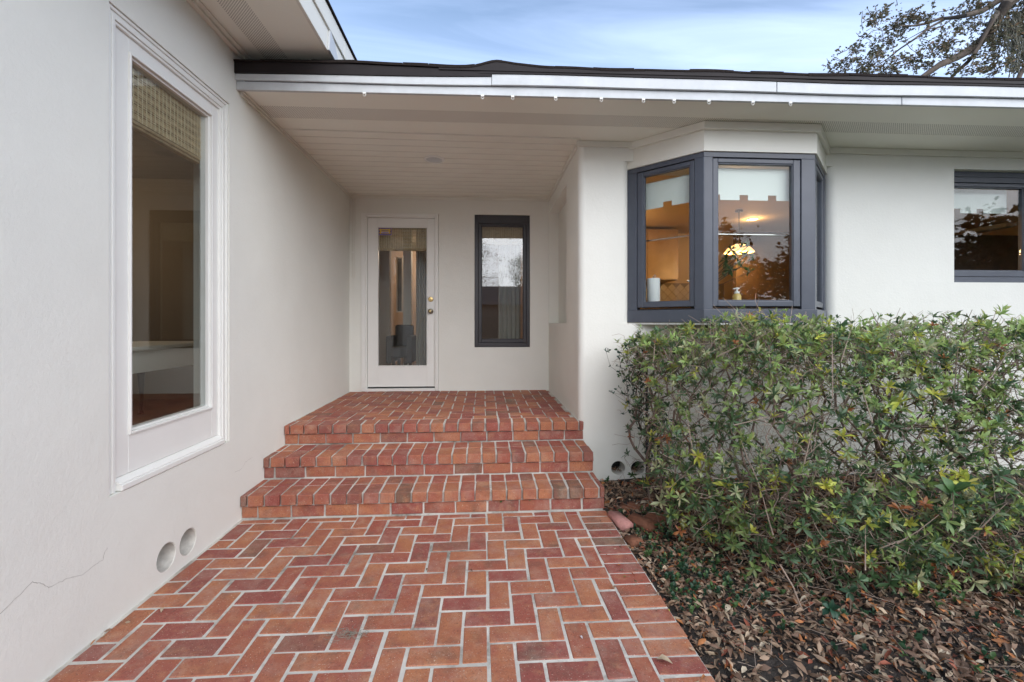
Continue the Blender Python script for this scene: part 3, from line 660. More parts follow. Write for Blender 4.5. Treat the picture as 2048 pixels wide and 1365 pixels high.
s_ = MB(); s_.box(-.016, .018, -.0044, -.0039, -.0065, -.0045); s_.build('text_bar', M['blue'], stk)
stk.scale = (SK, .4, SK); stk.location.y = BY+.0345
# conduit by the door
cb = empty('cable', (WX+.03, BY-.012, 1.9)); tag(cb, 'thin white double cable running down the porch corner left of the door', 'cable')
pts = [(.012, 0, .93), (.012, -.002, .6), (.006, -.004, .25), (.010, 0, .02), (.008, 0, -.04)]
MB().tube(pts, .0045, 6).build('wire', M['trim'], cb)
MB().tube([(p[0]+.022+.004*(i % 2), p[1], p[2]) for i, p in enumerate(pts)], .0035, 6).build('wire', M['trim'], cb)
MB().box(-.002, .032, -.010, .004, .262, .272).build('clip', M['white'], cb)
# string-light clips under the fascia
ORD = ('leftmost tiny white clip under the eave, alone above the porch', 'second tiny white clip from the left under the eave board', 'third tiny white clip from the left under the eave board', 'fourth tiny white clip from the left under the eave board', 'fifth tiny white clip from the left, above the porch corner', 'sixth tiny white clip from the left under the eave board', 'tiny white clip above the left angled pane of the bay window', 'tiny white clip above the front left corner of the bay window', 'tiny white clip above the middle pane of the bay window', 'rightmost tiny white clip under the eave board')
for i, (px, py) in enumerate(((729, 186), (965, 193), (1025, 196), (1110, 199), (1200, 202), (1283, 203), (1343, 205), (1411, 205), (1497, 206), (1570, 207))):
    p = at(px, py, 3.03); x = p.x
    e = MB(); e.box(-.010, .010, -.008, .002, -.006, .004); e.tube([(-.007, -.004, -.006), (-.010, -.004, -.016), (0, -.004, -.022), (.010, -.004, -.016), (.007, -.004, -.006)], .0022, 5)
    o = e.build('light_clip', M['white'], loc=(x, ey(x)-.008, SZ-.016))
    tag(o, ORD[i], 'clip', 'light clips along the eave board')
# ------------------------------------------------------------------ rooms behind the windows
def room(x0, x1, y0, y1, z0, z1, mw, mc, mf, t=.05):
    o = MB(); o.box(x0-t, x1+t, y1, y1+t, z0-t, z1+t); o.box(x0-t, x0, y0, y1, z0-t, z1+t); o.box(x1, x1+t, y0, y1, z0-t, z1+t)
    hp(o, 'interior_wall', M[mw]); o = MB(); o.box(x0, x1, y0, y1, z1, z1+t); hp(o, 'interior_ceiling', M[mc]); o = MB(); o.box(x0, x1, y0, y1, z0-t, z0); hp(o, 'interior_floor', M[mf])
# left room (side of the wing)
lr = MB(); X1 = WX-T
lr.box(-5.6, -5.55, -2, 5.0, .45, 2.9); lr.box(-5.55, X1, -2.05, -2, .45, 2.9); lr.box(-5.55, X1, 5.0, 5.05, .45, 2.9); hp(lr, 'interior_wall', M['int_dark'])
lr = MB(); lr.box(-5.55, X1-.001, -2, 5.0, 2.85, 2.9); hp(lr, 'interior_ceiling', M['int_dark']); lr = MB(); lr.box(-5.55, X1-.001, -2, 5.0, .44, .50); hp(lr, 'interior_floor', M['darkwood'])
lr = MB(); lr.box(-2.25, -2.02, 4.35, 4.6, .5, 2.85); hp(lr, 'interior_wall', M['int_pink'])
# hall behind the door and narrow window
room(-2.6, 1.0-.0, BY+T+.001, 9.3, .45, 2.86, 'int_pink', 'int_pink', 'darkwood')
o = MB(); o.box(-1.75, -1.45, 7.0, 7.15, .451, 2.859); o.box(-.95, -.70, 7.6, 7.75, .451, 2.859); o.box(-.15, .25, 7.6, 7.75, .451, 2.859); hp(o, 'interior_wall', M['int_pink'])
# kitchen
room(1.08, 8.2, FY+T+.001, 7.6, .45, 2.87, 'int_warm', 'int_warm', 'darkwood')
o = MB(); o.box(1.09, 3.1, 7.0, 7.59, 2.0, 2.86); ck = empty('cabinet', (2.1, 7.3, 2.0)); tag(ck, 'wood wall cabinets on the kitchen back wall seen through the bay window', 'cabinet')
for i in range(4):
    MB().box(-.99+.505*i, -.49+.505*i, -.30, -.28, .01, .80).build('door', M['cabinet'], ck, bevel=.004)
MB().box(-1.0, 1.03, -.279, .29, 0, .82).build('carcass', M['cabinet'], ck)
tl = MB(); tl.box(1.09, 4.2, 7.575, 7.585, 1.36, 1.999); tb = hp(tl, 'backsplash', M['grout'])
n = 0
for i in range(-1, 26):
    for j in range(0, 10):
        cx_ = 1.12+i*.148+(.074 if j % 2 else 0); cz_ = 1.40+j*.074
        if cx_ > 4.15 or cx_ < 1.17 or cz_ > 1.94: continue
        n += 1
        s_ = .0485; m_ = MB().prism([(0, 0)]*0+[(-s_*1.414, 0), (0, -s_*1.414), (s_*1.414, 0), (0, s_*1.414)], 0, .006)
        if n == 1:
            me_o = m_.build('tile', M['tile'], tb); tile_me = me_o.data; t0_ = me_o
        else:
            me_o = bpy.data.objects.new('tile', tile_me); COL.objects.link(me_o); me_o.parent = tb
        me_o.rotation_euler = (R(90), 0, 0); me_o.location = (cx_, 7.5745, cz_)
ct = empty('counter', (2.15, 4.35, .5)); tag(ct, 'stone topped kitchen counter under the bay window', 'counter')
MB().box(-1.05, 2.6, -.36, .25, .88, .915).build('top', M['counter'], ct, bevel=.004); MB().box(-1.04, 2.58, -.34, .22, 0, .879).build('body', M['cabinet'], ct)
o = MB(); o.box(3.62, 8.19, 6.2, 6.28, .451, 2.62); hp(o, 'interior_wall', mat('dim_interior_brown', (.10, .062, .035), .6, var=(5, .4)))  # added dark partition, its colour stands in for the dim kitchen depth
lpn = empty('ceiling_fixture', tuple((atZ(1930, 468, 2.80)+atZ(2022, 452, 2.80))/2)); tag(lpn, 'long pale ceiling fixture slanting across the far right window', 'ceiling light')
d_ = atZ(2022, 452, 2.80)-atZ(1930, 468, 2.80); lpn.rotation_euler = (0, 0, math.atan2(d_.y, d_.x)); hl_ = d_.length/2; MB().box(-hl_, hl_, -.09, .09, 0, .05).build('housing', M['white'], lpn, bevel=.006); MB().box(-hl_+.02, hl_-.02, -.075, .075, -.012, -.001).build('diffuser', M['shade'], lpn, bevel=.004)
# warm lamps of the kitchen
def lamp(loc, e, col=(1, .62, .28), r_=.05):
    l = bpy.data.lights.new('lamp_light', 'POINT'); l.energy = e; l.color = col; l.shadow_soft_size = r_; o = bpy.data.objects.new('lamp_light', l); COL.objects.link(o); o.location = loc; return o
pd = empty('pendant_lamp', tuple(at(1478, 503, 5.9))); tag(pd, 'glowing amber pendant lamp in the kitchen behind the bay window', 'lamp')
MB().lathe([(.02, .10), (.06, .09), (.14, .045), (.19, -.015), (.185, -.02), (.13, .035), (.05, .075), (.01, .08)], n=28).build('lamp_shade', M['lampglow'], pd, smooth=True)
MB().tube([(0, 0, .10), (0, 0, .55)], .006, 8).build('stem', M['brass_dark'], pd); MB().lathe([(.05, .54), (.05, .56)], n=20).build('canopy', M['brass_dark'], pd)
lamp(tuple(at(1478, 503, 5.9)-Vector((0, 0, .09))), 16)
lamp((1.7, 6.4, 2.4), 12)
for i, (px, py, Y) in enumerate(((1505, 439, 6.7), (1946, 474, 6.3), (1941, 487, 7.0))):
    p = atZ(px, py, 2.866)
    d = empty('downlight', (p.x, min(p.y, 7.4), 2.868)); tag(d, ('lit recessed ceiling spot seen high in the middle pane of the bay window', 'lit recessed ceiling spot seen in the far right window, upper of two', 'lit recessed ceiling spot seen in the far right window, lower of two')[i], 'ceiling light')
    MB().lathe([(.085, 0), (.085, -.006), (.062, -.008)], n=24).build('trim_ring', M['white'], d, smooth=True); MB().lathe([(.060, -.007), (.001, -.009)], n=24).build('lens', M['downlight'], d, smooth=True)
    lamp((p.x, min(p.y, 7.4), 2.80), 4)
lamp((-.9, 8.4, 2.6), 22, (1, .74, .52), .08); lamp((-4.0, 3.8, 2.4), 14, (1, .75, .5), .1)
# roller shades with battlement hems
def rshade(loc, rz, x0, x1, zt, zb, teeth, label, notch=.042):
    e = empty('roller_shade', loc, rz); tag(e, label, 'blind', 'roller shades in the kitchen windows')
    MB().tube([(x0, .02, zt), (x1, .02, zt)], .022, 12).build('roller', M['shade'], e, smooth=True)
    m = MB(); m.box(x0, x1, .0, .003, zb+notch, zt)
    xs = sorted(teeth); a = x0
    for t0, t1 in xs+[(x1, x1)]:
        if t0 > a: m.box(a, t0, .0, .003, zb, zb+notch)
        a = t1
    m.build('fabric', M['shade'], e); return e
rshade((BA[0], BA[1]+.085, 0), 0, .10, .76, 2.53, 2.292, [(.10, .175), (.335, .405), (.57, .64)], 'white roller shade with notched hem in the middle pane of the bay window')
d = Vector((BA[0]-BL[0], BA[1]-BL[1])); rzL = math.atan2(d.y, d.x)
rshade((BL[0]+.06, BL[1]+.065, 0), rzL, .13, .54, 2.50, 2.29, [(.29, .365)], 'white roller shade with notched hem in the left angled pane of the bay window')
d = Vector((BRr[0]-BB[0], BRr[1]-BB[1])); rzR = math.atan2(d.y, d.x)
rshade((BB[0]-.06, BB[1]+.065, 0), rzR, .10, .52, 2.50, 2.20, [(.2, .27)], 'white roller shade in the right angled pane of the bay window')
rshade((4.26, FY+.18, 0), 0, .0, .70, 2.56, 2.35, [(-.01, .02), (.16, .23), (.395, .465)], 'white roller shade with notched hem in the far right window')
# bamboo shades
def bshade(loc, rz, wd, hh, label, dense=.0085):
    e = empty('bamboo_shade', loc, rz); tag(e, label, 'blind')
    m = MB(); z = 0; i = 0
    while z < hh:
        y = .004*math.sin(i*1.3); m.box(0, wd, y, y+.003, -z-dense*.78, -z); z += dense; i += 1
    m.build('reeds', M['bamboo'], e)
    m = MB()
    for k in range(4):
        m.tube([(0, .01+.012*k, -hh-.012*(k % 2)-.006), (wd, .01+.012*k, -hh-.012*(k % 2)-.006)], .010, 8)
    m.build('bottom_roll', M['bamboo'], e)
    m = MB(); n_ = int(wd/.028)
    for k in range(n_+1): x = .004+(wd-.008)*k/n_; m.box(x-.0016, x+.0016, -.0045, -.002, -hh, 0)
    m.build('cords', M['cord'], e); MB().box(-.005, wd+.005, -.002, .03, .0, .03).build('headrail', M['darkwood'], e); return e
bshade((-1.29, BY+.10, 2.50), 0, .60, .26, 'woven bamboo shade rolled up behind the glass of the white porch door')
bshade((-.03, BY+.11, 2.53), 0, .54, .20, 'woven bamboo shade rolled up behind the narrow dark framed porch window')
bshade((WX-.085, 2.20, 2.57), R(90), .64, .26, 'woven bamboo shade rolled up in the tall white window on the left', .009)
def slab(name, px0, px1, py0, py1, Y, m, dep, label, cat):
    a = at(px0, py0, Y); b = at(px1, py1, Y); c = Vector(((a.x+b.x)/2, Y, b.z)); e_ = empty(name, c); tag(e_, label, cat); return e_, (b.x-a.x)/2, a.z-b.z
e_, hw, hh = slab('picture', 793, 806, 515, 625, 7.55, 'white', .03, 'tall framed picture on the hall wall seen through the door glass', 'picture')
MB().ring((-hw, hw, 0, hh), (-hw+.02, hw-.02, .02, hh-.02), -.02, .01).build('frame', M['white'], e_); MB().box(-hw+.02, hw-.02, -.008, .005, .02, hh-.02).build('print', mat('picture_print', (.22, .24, .25), .4, var=(4, .6)), e_)
e_, hw, hh = slab('armchair', 790, 826, 650, 738, 7.0, 'gasket', .4, 'dark armchair low in the hall behind the door glass', 'armchair')
dk = mat('dark_upholstery', (.10, .095, .095), .8, var=(8, .3))
MB().box(-hw, hw, 0, .12, .35, hh).build('backrest', dk, e_, bevel=.03); MB().box(-hw, hw, -.42, -.001, .20, .36).build('seat', dk, e_, bevel=.03)
for q_ in (-hw-.05, hw-.03): MB().box(q_, q_+.08, -.42, .10, .12, .52).build('armrest', dk, e_, bevel=.02)
for qx in (-hw+.03, hw-.07):
    for qy in (-.38, .04): MB().box(qx, qx+.04, qy, qy+.04, -.08, .199).build('leg', M['darkwood'], e_)
o = MB(); a = at(806, 500, 7.3); b = at(822, 730, 7.3); o.box(a.x, b.x, 7.3, 7.45, .451, 2.859); hp(o, 'interior_wall', M['stucco'])
o = MB(); a = at(757, 500, 7.4); b = at(775, 730, 7.4); o.box(a.x, b.x, 7.4, 7.5, .451, 2.859); hp(o, 'interior_wall', M['int_ceiling'])
# curtains in the hall
for (x0, x1, Y, lab) in ((.20, .50, 6.0, 'pale curtain hanging behind the right half of the narrow porch window'), (-.93, -.76, 6.25, 'pale curtain hanging at the right edge of the door glass')):
    m = MB(); n = 26; b = []
    for i in range(n+1):
        x = x0+(x1-x0)*i/n; b.append((x, Y+.022*math.sin(i*1.25)+.006*math.sin(i*.7)))
    m.prism(b+[(p[0], p[1]+.004) for p in reversed(b)], .5, 2.62); o = m.build('curtain', M['curtain'], smooth=True); tag(o, lab, 'curtain')
# table in the left room
tb_ = empty('side_table', (-2.75, 3.55, .5)); tag(tb_, 'pale table on dark curved legs inside the tall left window', 'table')
MB().box(-.35, .35, -.7, .7, .62, .65).build('top', M['white'], tb_, bevel=.006); MB().box(-.31, .31, -.65, .65, .46, .619).build('apron', M['white'], tb_)
for sx in (-.28, .28):
    for sy in (-.62, .62): MB().tube([(sx, sy, .459), (sx*1.05, sy*1.02, .34), (sx*.97, sy*.98, .16), (sx*1.05, sy*1.02, .04), (sx*1.09, sy*1.04, .0)], [.032, .028, .016, .014, .024], 10).build('leg', M['darkwood'], tb_, smooth=True)
# tension rod, towel roll, soap, tap, plant
rd_ = empty('curtain_rod', (1.78, 3.45, 2.02)); tag(rd_, 'thin metal rod across the inside of the bay window', 'rod')
MB().tube([(0, 0, 0), (.75, 0, 0)], .006, 8).build('bar', M['chrome'], rd_); MB().tube([(-.44, .38, 0), (-.06, .0, 0)], .006, 8).build('bar', M['chrome'], rd_)
MB().lathe([(.014, 0), (.014, .02), (.008, .03)], (-.44, .38, -.015), 12).build('bracket', M['chrome'], rd_)
tw = empty('paper_towel', (1.475, 3.80, 1.479)); tag(tw, 'white paper towel roll standing inside the left pane of the bay window', 'paper towel')
MB().lathe([(.052, .004), (.054, .008), (.054, .218), (.052, .222), (.018, .222), (.018, .2)], n=28).build('roll', M['paper'], tw, smooth=True)
MB().lathe([(.06, 0), (.06, .003)], n=24).build('base', M['chrome'], tw); MB().tube([(0, 0, .2), (0, 0, .245), (.01, 0, .256), (.018, 0, .245), (.012, 0, .236)], .003, 6).build('rod', M['chrome'], tw)
sp_ = empty('soap_dispenser', (2.085, 3.56, 1.479)); tag(sp_, 'amber foaming soap bottle with white pump on the bay window sill', 'soap dispenser')
MB().lathe([(.028, 0), (.034, .006), (.034, .055), (.026, .072), (.018, .078)], n=22).build('bottle', M['soap'], sp_, smooth=True)
m = MB(); m.lathe([(.020, .078), (.020, .094), (.008, .096), (.008, .112), (.019, .114), (.019, .124), (.004, .128)], n=18); m.box(-.034, -.005, -.006, .006, .113, .121); m.build('pump', M['paper'], sp_, smooth=True)
fc = empty('faucet', (2.02, 3.98, 1.415)); tag(fc, 'curved chrome kitchen tap behind the middle pane of the bay window', 'faucet')
MB().tube([(0, 0, 0), (0, 0, .17), (-.02, 0, .205), (-.07, 0, .225), (-.16, .0, .29)], [.014, .011, .010, .010, .009], 10).build('spout', M['chrome'], fc, smooth=True); MB().lathe([(.03, 0), (.03, .01), (.015, .02)], n=20).build('base', M['chrome'], fc, smooth=True)
# ------------------------------------------------------------------ foliage
def setmesh(name, V, F, T, mats):
    me = bpy.data.meshes.new(name); V = np.asarray(V, np.float32); F = np.asarray(F, np.int32)
    me.vertices.add(len(V)); me.vertices.foreach_set('co', V.ravel()); k = F.shape[1]
    me.loops.add(F.size); me.loops.foreach_set('vertex_index', F.ravel()); me.polygons.add(len(F))
    me.polygons.foreach_set('loop_start', np.arange(0, F.size, k, dtype=np.int32)); me.update(calc_edges=True)
    if T is not None:
        a = me.attributes.new('tint', 'FLOAT_COLOR', 'POINT'); C4 = np.ones((len(V), 4), np.float32); C4[:, :3] = T; a.data.foreach_set('color', C4.ravel())
    me.materials.append(mats); me.shade_smooth() if False else None
    me.validate(); return me
# one leaf: 8 verts, folded along the rib, arched
def leaf(L_, wd, arch, fold):
    st = [(0, .12), (.3, .8), (.62, 1.0), (1, 0)]; V = []
    for t, w_ in st[:3]:
        z = arch*math.sin(t*math.pi*.8)*L_; V += [(-w_*wd/2, t*L_, z+fold*w_*wd/2), (0, t*L_, z), (w_*wd/2, t*L_, z+fold*w_*wd/2)]
    V.append((0, L_, arch*math.sin(.8*math.pi)*L_-.05*L_))
    F = [(0, 1, 4, 3), (1, 2, 5, 4), (3, 4, 7, 6), (4, 5, 8, 7), (6, 7, 9, 9), (7, 8, 9, 9)]
    F = [(0, 1, 4), (0, 4, 3), (1, 2, 5), (1, 5, 4), (3, 4, 7), (3, 7, 6), (4, 5, 8), (4, 8, 7), (6, 7, 9), (7, 8, 9)]
    return np.array(V), np.array(F)
def rotm(ax, an): return np.array(Matrix.Rotation(an, 3, ax))
def whorl(n, L_, wd, col, seed):
    rg = random.Random(seed); V = []; F = []; T = []; o = 0
    for i in range(n):
        l = L_*rg.uniform(.6, 1.1); v, f = leaf(l, wd*l/L_*rg.uniform(.85, 1.15), rg.uniform(-.05, .16), rg.uniform(.2, .6))
        el = rg.uniform(-.35, .9) if i < n-2 else rg.uniform(.8, 1.3)
        az = 2*math.pi*i/n*1.0+rg.uniform(-.35, .35)
        v = v @ rotm('Y', rg.uniform(-.4, .4)).T @ rotm('X', el).T @ rotm('Z', az).T + np.array([0, 0, rg.uniform(-.008, .004)])
        c = np.array(col)*rg.uniform(.75, 1.3); c[0] *= rg.uniform(.85, 1.2)
        V.append(v); F.append(f+o); T.append(np.tile(c, (len(v), 1))); o += len(v)
    return np.vstack(V), np.vstack(F), np.vstack(T)
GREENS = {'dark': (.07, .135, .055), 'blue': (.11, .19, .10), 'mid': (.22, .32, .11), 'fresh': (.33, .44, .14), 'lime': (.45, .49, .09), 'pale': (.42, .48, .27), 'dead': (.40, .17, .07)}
WH = {}
for key, c in GREENS.items():
    WH[key] = []
    for s in range(5):
        tpl = whorl(5+s, (.036+.004*s) if key != 'dead' else .036, .0132, c, hash((len(key), s)) % 1000+s*13); WH[key].append((tpl, None))
def quat_basis(ax):
    a = np.array(ax, float); a /= np.linalg.norm(a)+1e-9; q = Vector(a).to_track_quat('Z', 'Y')
    return q
def tubes_edges(P0, P1, R0, R1, n=3):
    P0, P1 = np.asarray(P0), np.asarray(P1); d = P1-P0; d /= np.linalg.norm(d, axis=1)[:, None]+1e-9
    up = np.where(np.abs(d[:, 2:3]) < .9, np.array([[0, 0, 1.]]), np.array([[0, 1., 0]])); a = np.cross(d, up); a /= np.linalg.norm(a, axis=1)[:, None]+1e-9; b = np.cross(d, a)
    V = np.zeros((len(P0), 2*n, 3))
    for k in range(n):
        t = 2*math.pi*k/n; o_ = a*math.cos(t)+b*math.sin(t)
        V[:, k] = P0+o_*np.asarray(R0)[:, None]; V[:, n+k] = P1+o_*np.asarray(R1)[:, None]
    base = (np.arange(len(P0))*2*n)[:, None]
    F = np.concatenate([base+np.array([[k, (k+1) % n, n+(k+1) % n, n+k]]) for k in range(n)])
    return V.reshape(-1, 3), F
def growth(bases, tips, step=.09, rtip=.0011, expo=.45, pref=(0, 0, 0)):
    """twigs: every tip hangs on the nearest older node nearer to the root"""
    P = []; par = []; D = []
    for b in bases: P.append(np.array(b, float)); par.append(-1); D.append(0.)
    b0 = np.array(bases)
    tips = sorted(tips, key=lambda t: np.min(np.linalg.norm(b0-t, axis=1)))
    cap = len(bases)+len(tips)*9; A = np.zeros((cap, 3)); A[:len(P)] = P; Dn = np.zeros(cap); npn = len(P); tipid = []; tipdir = []
    for t in tips:
        t = np.array(t); dt = np.min(np.linalg.norm(b0-t, axis=1))
        d = np.linalg.norm(A[:npn]-t, axis=1); cost = d+.45*np.maximum(0, Dn[:npn]-dt+.05)*3+.15*Dn[:npn]
        k = int(np.argmin(cost)); s0 = A[k]; dist = np.linalg.norm(t-s0); n = max(1, min(8, int(dist/step)))
        pk = k; jit = min(.03, dist*.12)
        for i in range(1, n+1):
            q = s0+(t-s0)*i/n
            if i < n: q = q+rng.normal(0, jit, 3)*.7+np.array([0, 0, -.12*dist*math.sin(math.pi*i/n)])*.5
            A[npn] = q; Dn[npn] = np.min(np.linalg.norm(b0-q, axis=1)); par.append(pk); pk = npn; npn += 1
        tipid.append(pk); tipdir.append(A[pk]-A[par[pk]])
    par = np.array(par); cnt = np.zeros(npn); 
    for i in tipid: cnt[i] += 1
    for i in range(npn-1, -1, -1):
        if par[i] >= 0: cnt[par[i]] += cnt[i]
    rad = rtip*np.maximum(cnt, 1)**expo; e = np.arange(npn)[par >= 0]; p = par[e]
    V, F = tubes_edges(A[p], A[e], np.minimum(rad[p], rad[e]*1.35), rad[e])
    return V, F, A[tipid], np.array(tipdir)
def place(parent, tips, dirs, pick, nobj, scale=(.70, 1.45), out=(0, -.5, .5), WHs=None, name='leaf_cluster'):
    """the nearest whorls become parts, the rest one part of kind stuff"""
    WHs = WHs or WH
    loc0 = np.array(parent.location); order = np.argsort(np.linalg.norm(tips-np.array([0, 0, CH]), axis=1)); SV = []; SF = []; ST = []; o = 0
    for n_, i in enumerate(order):
        key = pick(tips[i])
        if key is None: continue
        ax = dirs[i]/(np.linalg.norm(dirs[i])+1e-9)*.8+np.array(out)+rng.normal(0, .35, 3); q = quat_basis(ax); q = q @ Matrix.Rotation(random.uniform(0, 6.28), 3, 'Z').to_quaternion()
        s = random.uniform(*scale); k = random.randrange(len(WHs[key])); tpl, me = WHs[key][k]
        if n_ < nobj:
            if me is None: me = setmesh('leaf_cluster', *tpl, M['leaf']); WHs[key][k] = (tpl, me)
            ob = bpy.data.objects.new(name, me); COL.objects.link(ob); ob.parent = parent; ob.location = tips[i]-loc0; ob.rotation_mode = 'QUATERNION'; ob.rotation_quaternion = q; ob.scale = (s, s, s)
        else:
            V, F, T = tpl; Rm = np.array(q.to_matrix()); SV.append(V@Rm.T*s+tips[i]-loc0); SF.append(F+o); ST.append(T*random.uniform(.8, 1.2)); o += len(V)
    if SV:
        ob = link('leaves', setmesh('leaves', np.vstack(SV), np.vstack(SF), np.vstack(ST), M['leaf']), None, parent); ob['kind'] = 'stuff'
def top_of(x): return 1.26+.03*math.sin(x*27)+.05*math.sin(x*4.3)+.035*math.sin(x*11+1)-(.12*max(0, 1.45-x)/.5)
def frontY(x, z):                           # hedge front; bulges at mid height
    base = 2.80-.80*min(1, max(0, (x-1.0)/.62))-.14*min(1, max(0, (x-1.9)/1.4)); return base+.55*max(0, z-.45)+.10*max(0, .15-z)
def canopy(n, x0, x1, face=.6):
    out = []
    while len(out) < n:
        x = random.uniform(x0, x1); zt = top_of(x); u = random.random()
        if u < .24: z = zt-abs(random.gauss(0, .09))+random.choice((0, 0, 0, .03, .06)); y = random.uniform(frontY(x, z), 3.55)
        elif u < .24+face*.8: z = random.uniform(.02, zt)**.95; y = frontY(x, z)+abs(random.gauss(0, .14))
        else: z = random.uniform(.12, zt); y = random.uniform(frontY(x, z), 3.62)
        # thinner in the middle so that the wall shows through
        den = 1-.42*math.exp(-((x-2.0)/.75)**2-((z-.72)/.30)**2)
        
        if random.random() > den: continue
        out.append((x+random.gauss(0, .03), y, z))
    return out
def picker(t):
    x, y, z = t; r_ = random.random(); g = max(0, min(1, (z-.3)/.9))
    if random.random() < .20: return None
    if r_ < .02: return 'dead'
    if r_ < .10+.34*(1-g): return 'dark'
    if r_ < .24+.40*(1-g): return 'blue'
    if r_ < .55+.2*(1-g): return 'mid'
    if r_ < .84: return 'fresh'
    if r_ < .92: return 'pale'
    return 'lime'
def azalea(name, label, x0, x1, nst, ntips, nobj, seed):
    random.seed(seed); cx = (x0+x1)/2; e = empty(name, (cx, 3.1, -.03)); tag(e, label, 'shrub', 'azalea hedge along the facade')
    bases = [(random.uniform(x0+.08, x1-.08), random.uniform(2.75, 3.45), -.03) for _ in range(nst)]
    tips = canopy(ntips, x0, x1)
    V, F, tp, td = growth(bases, tips)
    o = link('twigs', setmesh('twigs', V-np.array(e.location), F, None, M['twig']), None, e)
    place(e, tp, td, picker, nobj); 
    # fine dead twigs inside the bush
    P0 = []; P1 = []; c0 = np.array(e.location)
    for t in canopy(1300, x0, x1):
        p = np.array(t)+np.array([0, .04, -.03]); d_ = rng.normal(0, 1, 3)*np.array([1, .6, .8]); d_ /= np.linalg.norm(d_)
        for k in range(3): q_ = p+d_*random.uniform(.025, .07); P0.append(p-c0); P1.append(q_-c0); p = q_; d_ = d_+rng.normal(0, .3, 3); d_ /= np.linalg.norm(d_)
    V, F = tubes_edges(P0, P1, [.0016]*len(P0), [.0011]*len(P0)); link('fine_twigs', setmesh('fine_twigs', V, F, None, M['twigpale']), None, e)['kind'] = 'stuff'
    # bare shoots standing out of the clipped top and face
    m = MB()
    for _ in range(26):
        x = random.uniform(x0, x1); z = top_of(x)-.06; y = random.uniform(frontY(x, z), 3.4)
        if random.random() < .5: z = random.uniform(.2, 1.1); y = frontY(x, z)+.02
        p = Vector((x, y, z)); d_ = Vector((random.uniform(-.6, .8), random.uniform(-.6, .2), random.uniform(.1, 1))).normalized(); l = random.uniform(.07, .26)
        pts_ = [p-d_*l*.6, p, p+d_*l*.5+Vector((0, 0, random.uniform(-.02, .02))), p+d_*l]; m.tube([q_-e.location for q_ in pts_], [.0032, .0028, .002, .0013], 5)
    m.build('bare_shoots', M['twigpale'], e, kind='stuff')
    return e
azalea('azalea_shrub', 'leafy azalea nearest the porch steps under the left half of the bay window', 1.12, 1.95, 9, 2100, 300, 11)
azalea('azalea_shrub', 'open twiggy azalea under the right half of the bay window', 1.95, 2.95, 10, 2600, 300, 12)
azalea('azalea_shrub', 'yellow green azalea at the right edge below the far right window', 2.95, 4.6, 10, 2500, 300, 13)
# long crossing branches at the right of the hedge
br = [((2048, 800), (1960, 870), (1920, 905), 2.55, .008), ((2048, 835), (1960, 930), (1905, 990), 2.5, .006), ((2048, 728), (1900, 726), (1840, 722), 2.9, .004), ((1640, 835), (1700, 790), (1740, 740), 2.75, .005), ((1510, 840), (1560, 845), (1610, 835), 2.6, .005), ((1322, 690), (1345, 745), (1352, 830), 3.0, .007), ((1640, 1110), (1700, 1125), (1800, 1124), 2.15, .005), ((1560, 1130), (1600, 1210), (1640, 1262), 2.0, .005)]
e = empty('fallen_branches', (2.4, 2.6, 0)); tag(e, 'long bare brown stems crossing the front of the azalea hedge', 'branches')
for a, b, c, Y, r_ in br:
    pts_ = [at(*a, Y), at((a[0]+b[0])/2+6, (a[1]+b[1])/2+4, Y), at(*b, Y+.01), at((c[0]+b[0])/2-3, (c[1]+b[1])/2+2, Y), at(*c, Y+.02)]
    MB().tube([p-e.location for p in pts_], [r_*.8, r_*.75, r_*.65, r_*.55, r_*.4], 7).build('branch', M['twigpale'], e, smooth=True)
# dark small-leaved climber round the black stake
st = MB().tube([(1.288, 3.46, -.06), (1.288, 3.46, 1.02)], .0095, 8).build('garden_stake', M['blackmetal']); tag(st, 'thin black metal stake standing in the bed left of the hedge', 'stake')
WV = {}
for key, c in (('dark', (.022, .060, .034)), ('blue', (.032, .085, .055)), ('mid', (.06, .12, .045))):
    WV[key] = [(whorl(4, .030, .016, c, 300+s+len(key)), None) for s in range(3)]
random.seed(21); e = empty('climbing_vine', (1.28, 3.44, -.03)); tag(e, 'dark small leaved vine wrapped round the black stake beside the two wall vents', 'vine')
tips = []
while len(tips) < 330:
    z = random.uniform(.25, 1.12); cxm = 1.20+.08*math.sin(z*5); sp = .055+.12*max(0, z-.55)
    x = random.gauss(cxm+.06, sp)
    if x < .98: continue
    tips.append((x, random.uniform(3.2, 3.58), z+random.gauss(0, .03)))
V, F, tp, td = growth([(1.30, 3.45, -.03), (1.36, 3.42, -.03), (1.27, 3.47, -.03)], tips, rtip=.0009, expo=.42)
link('stems', setmesh('stems', V-np.array(e.location), F, None, M['bark']), None, e)
place(e, tp, td, lambda t: random.choice(('dark', 'dark', 'blue', 'mid')), 200, (.7, 1.2), (-.2, -.5, .2), WV)
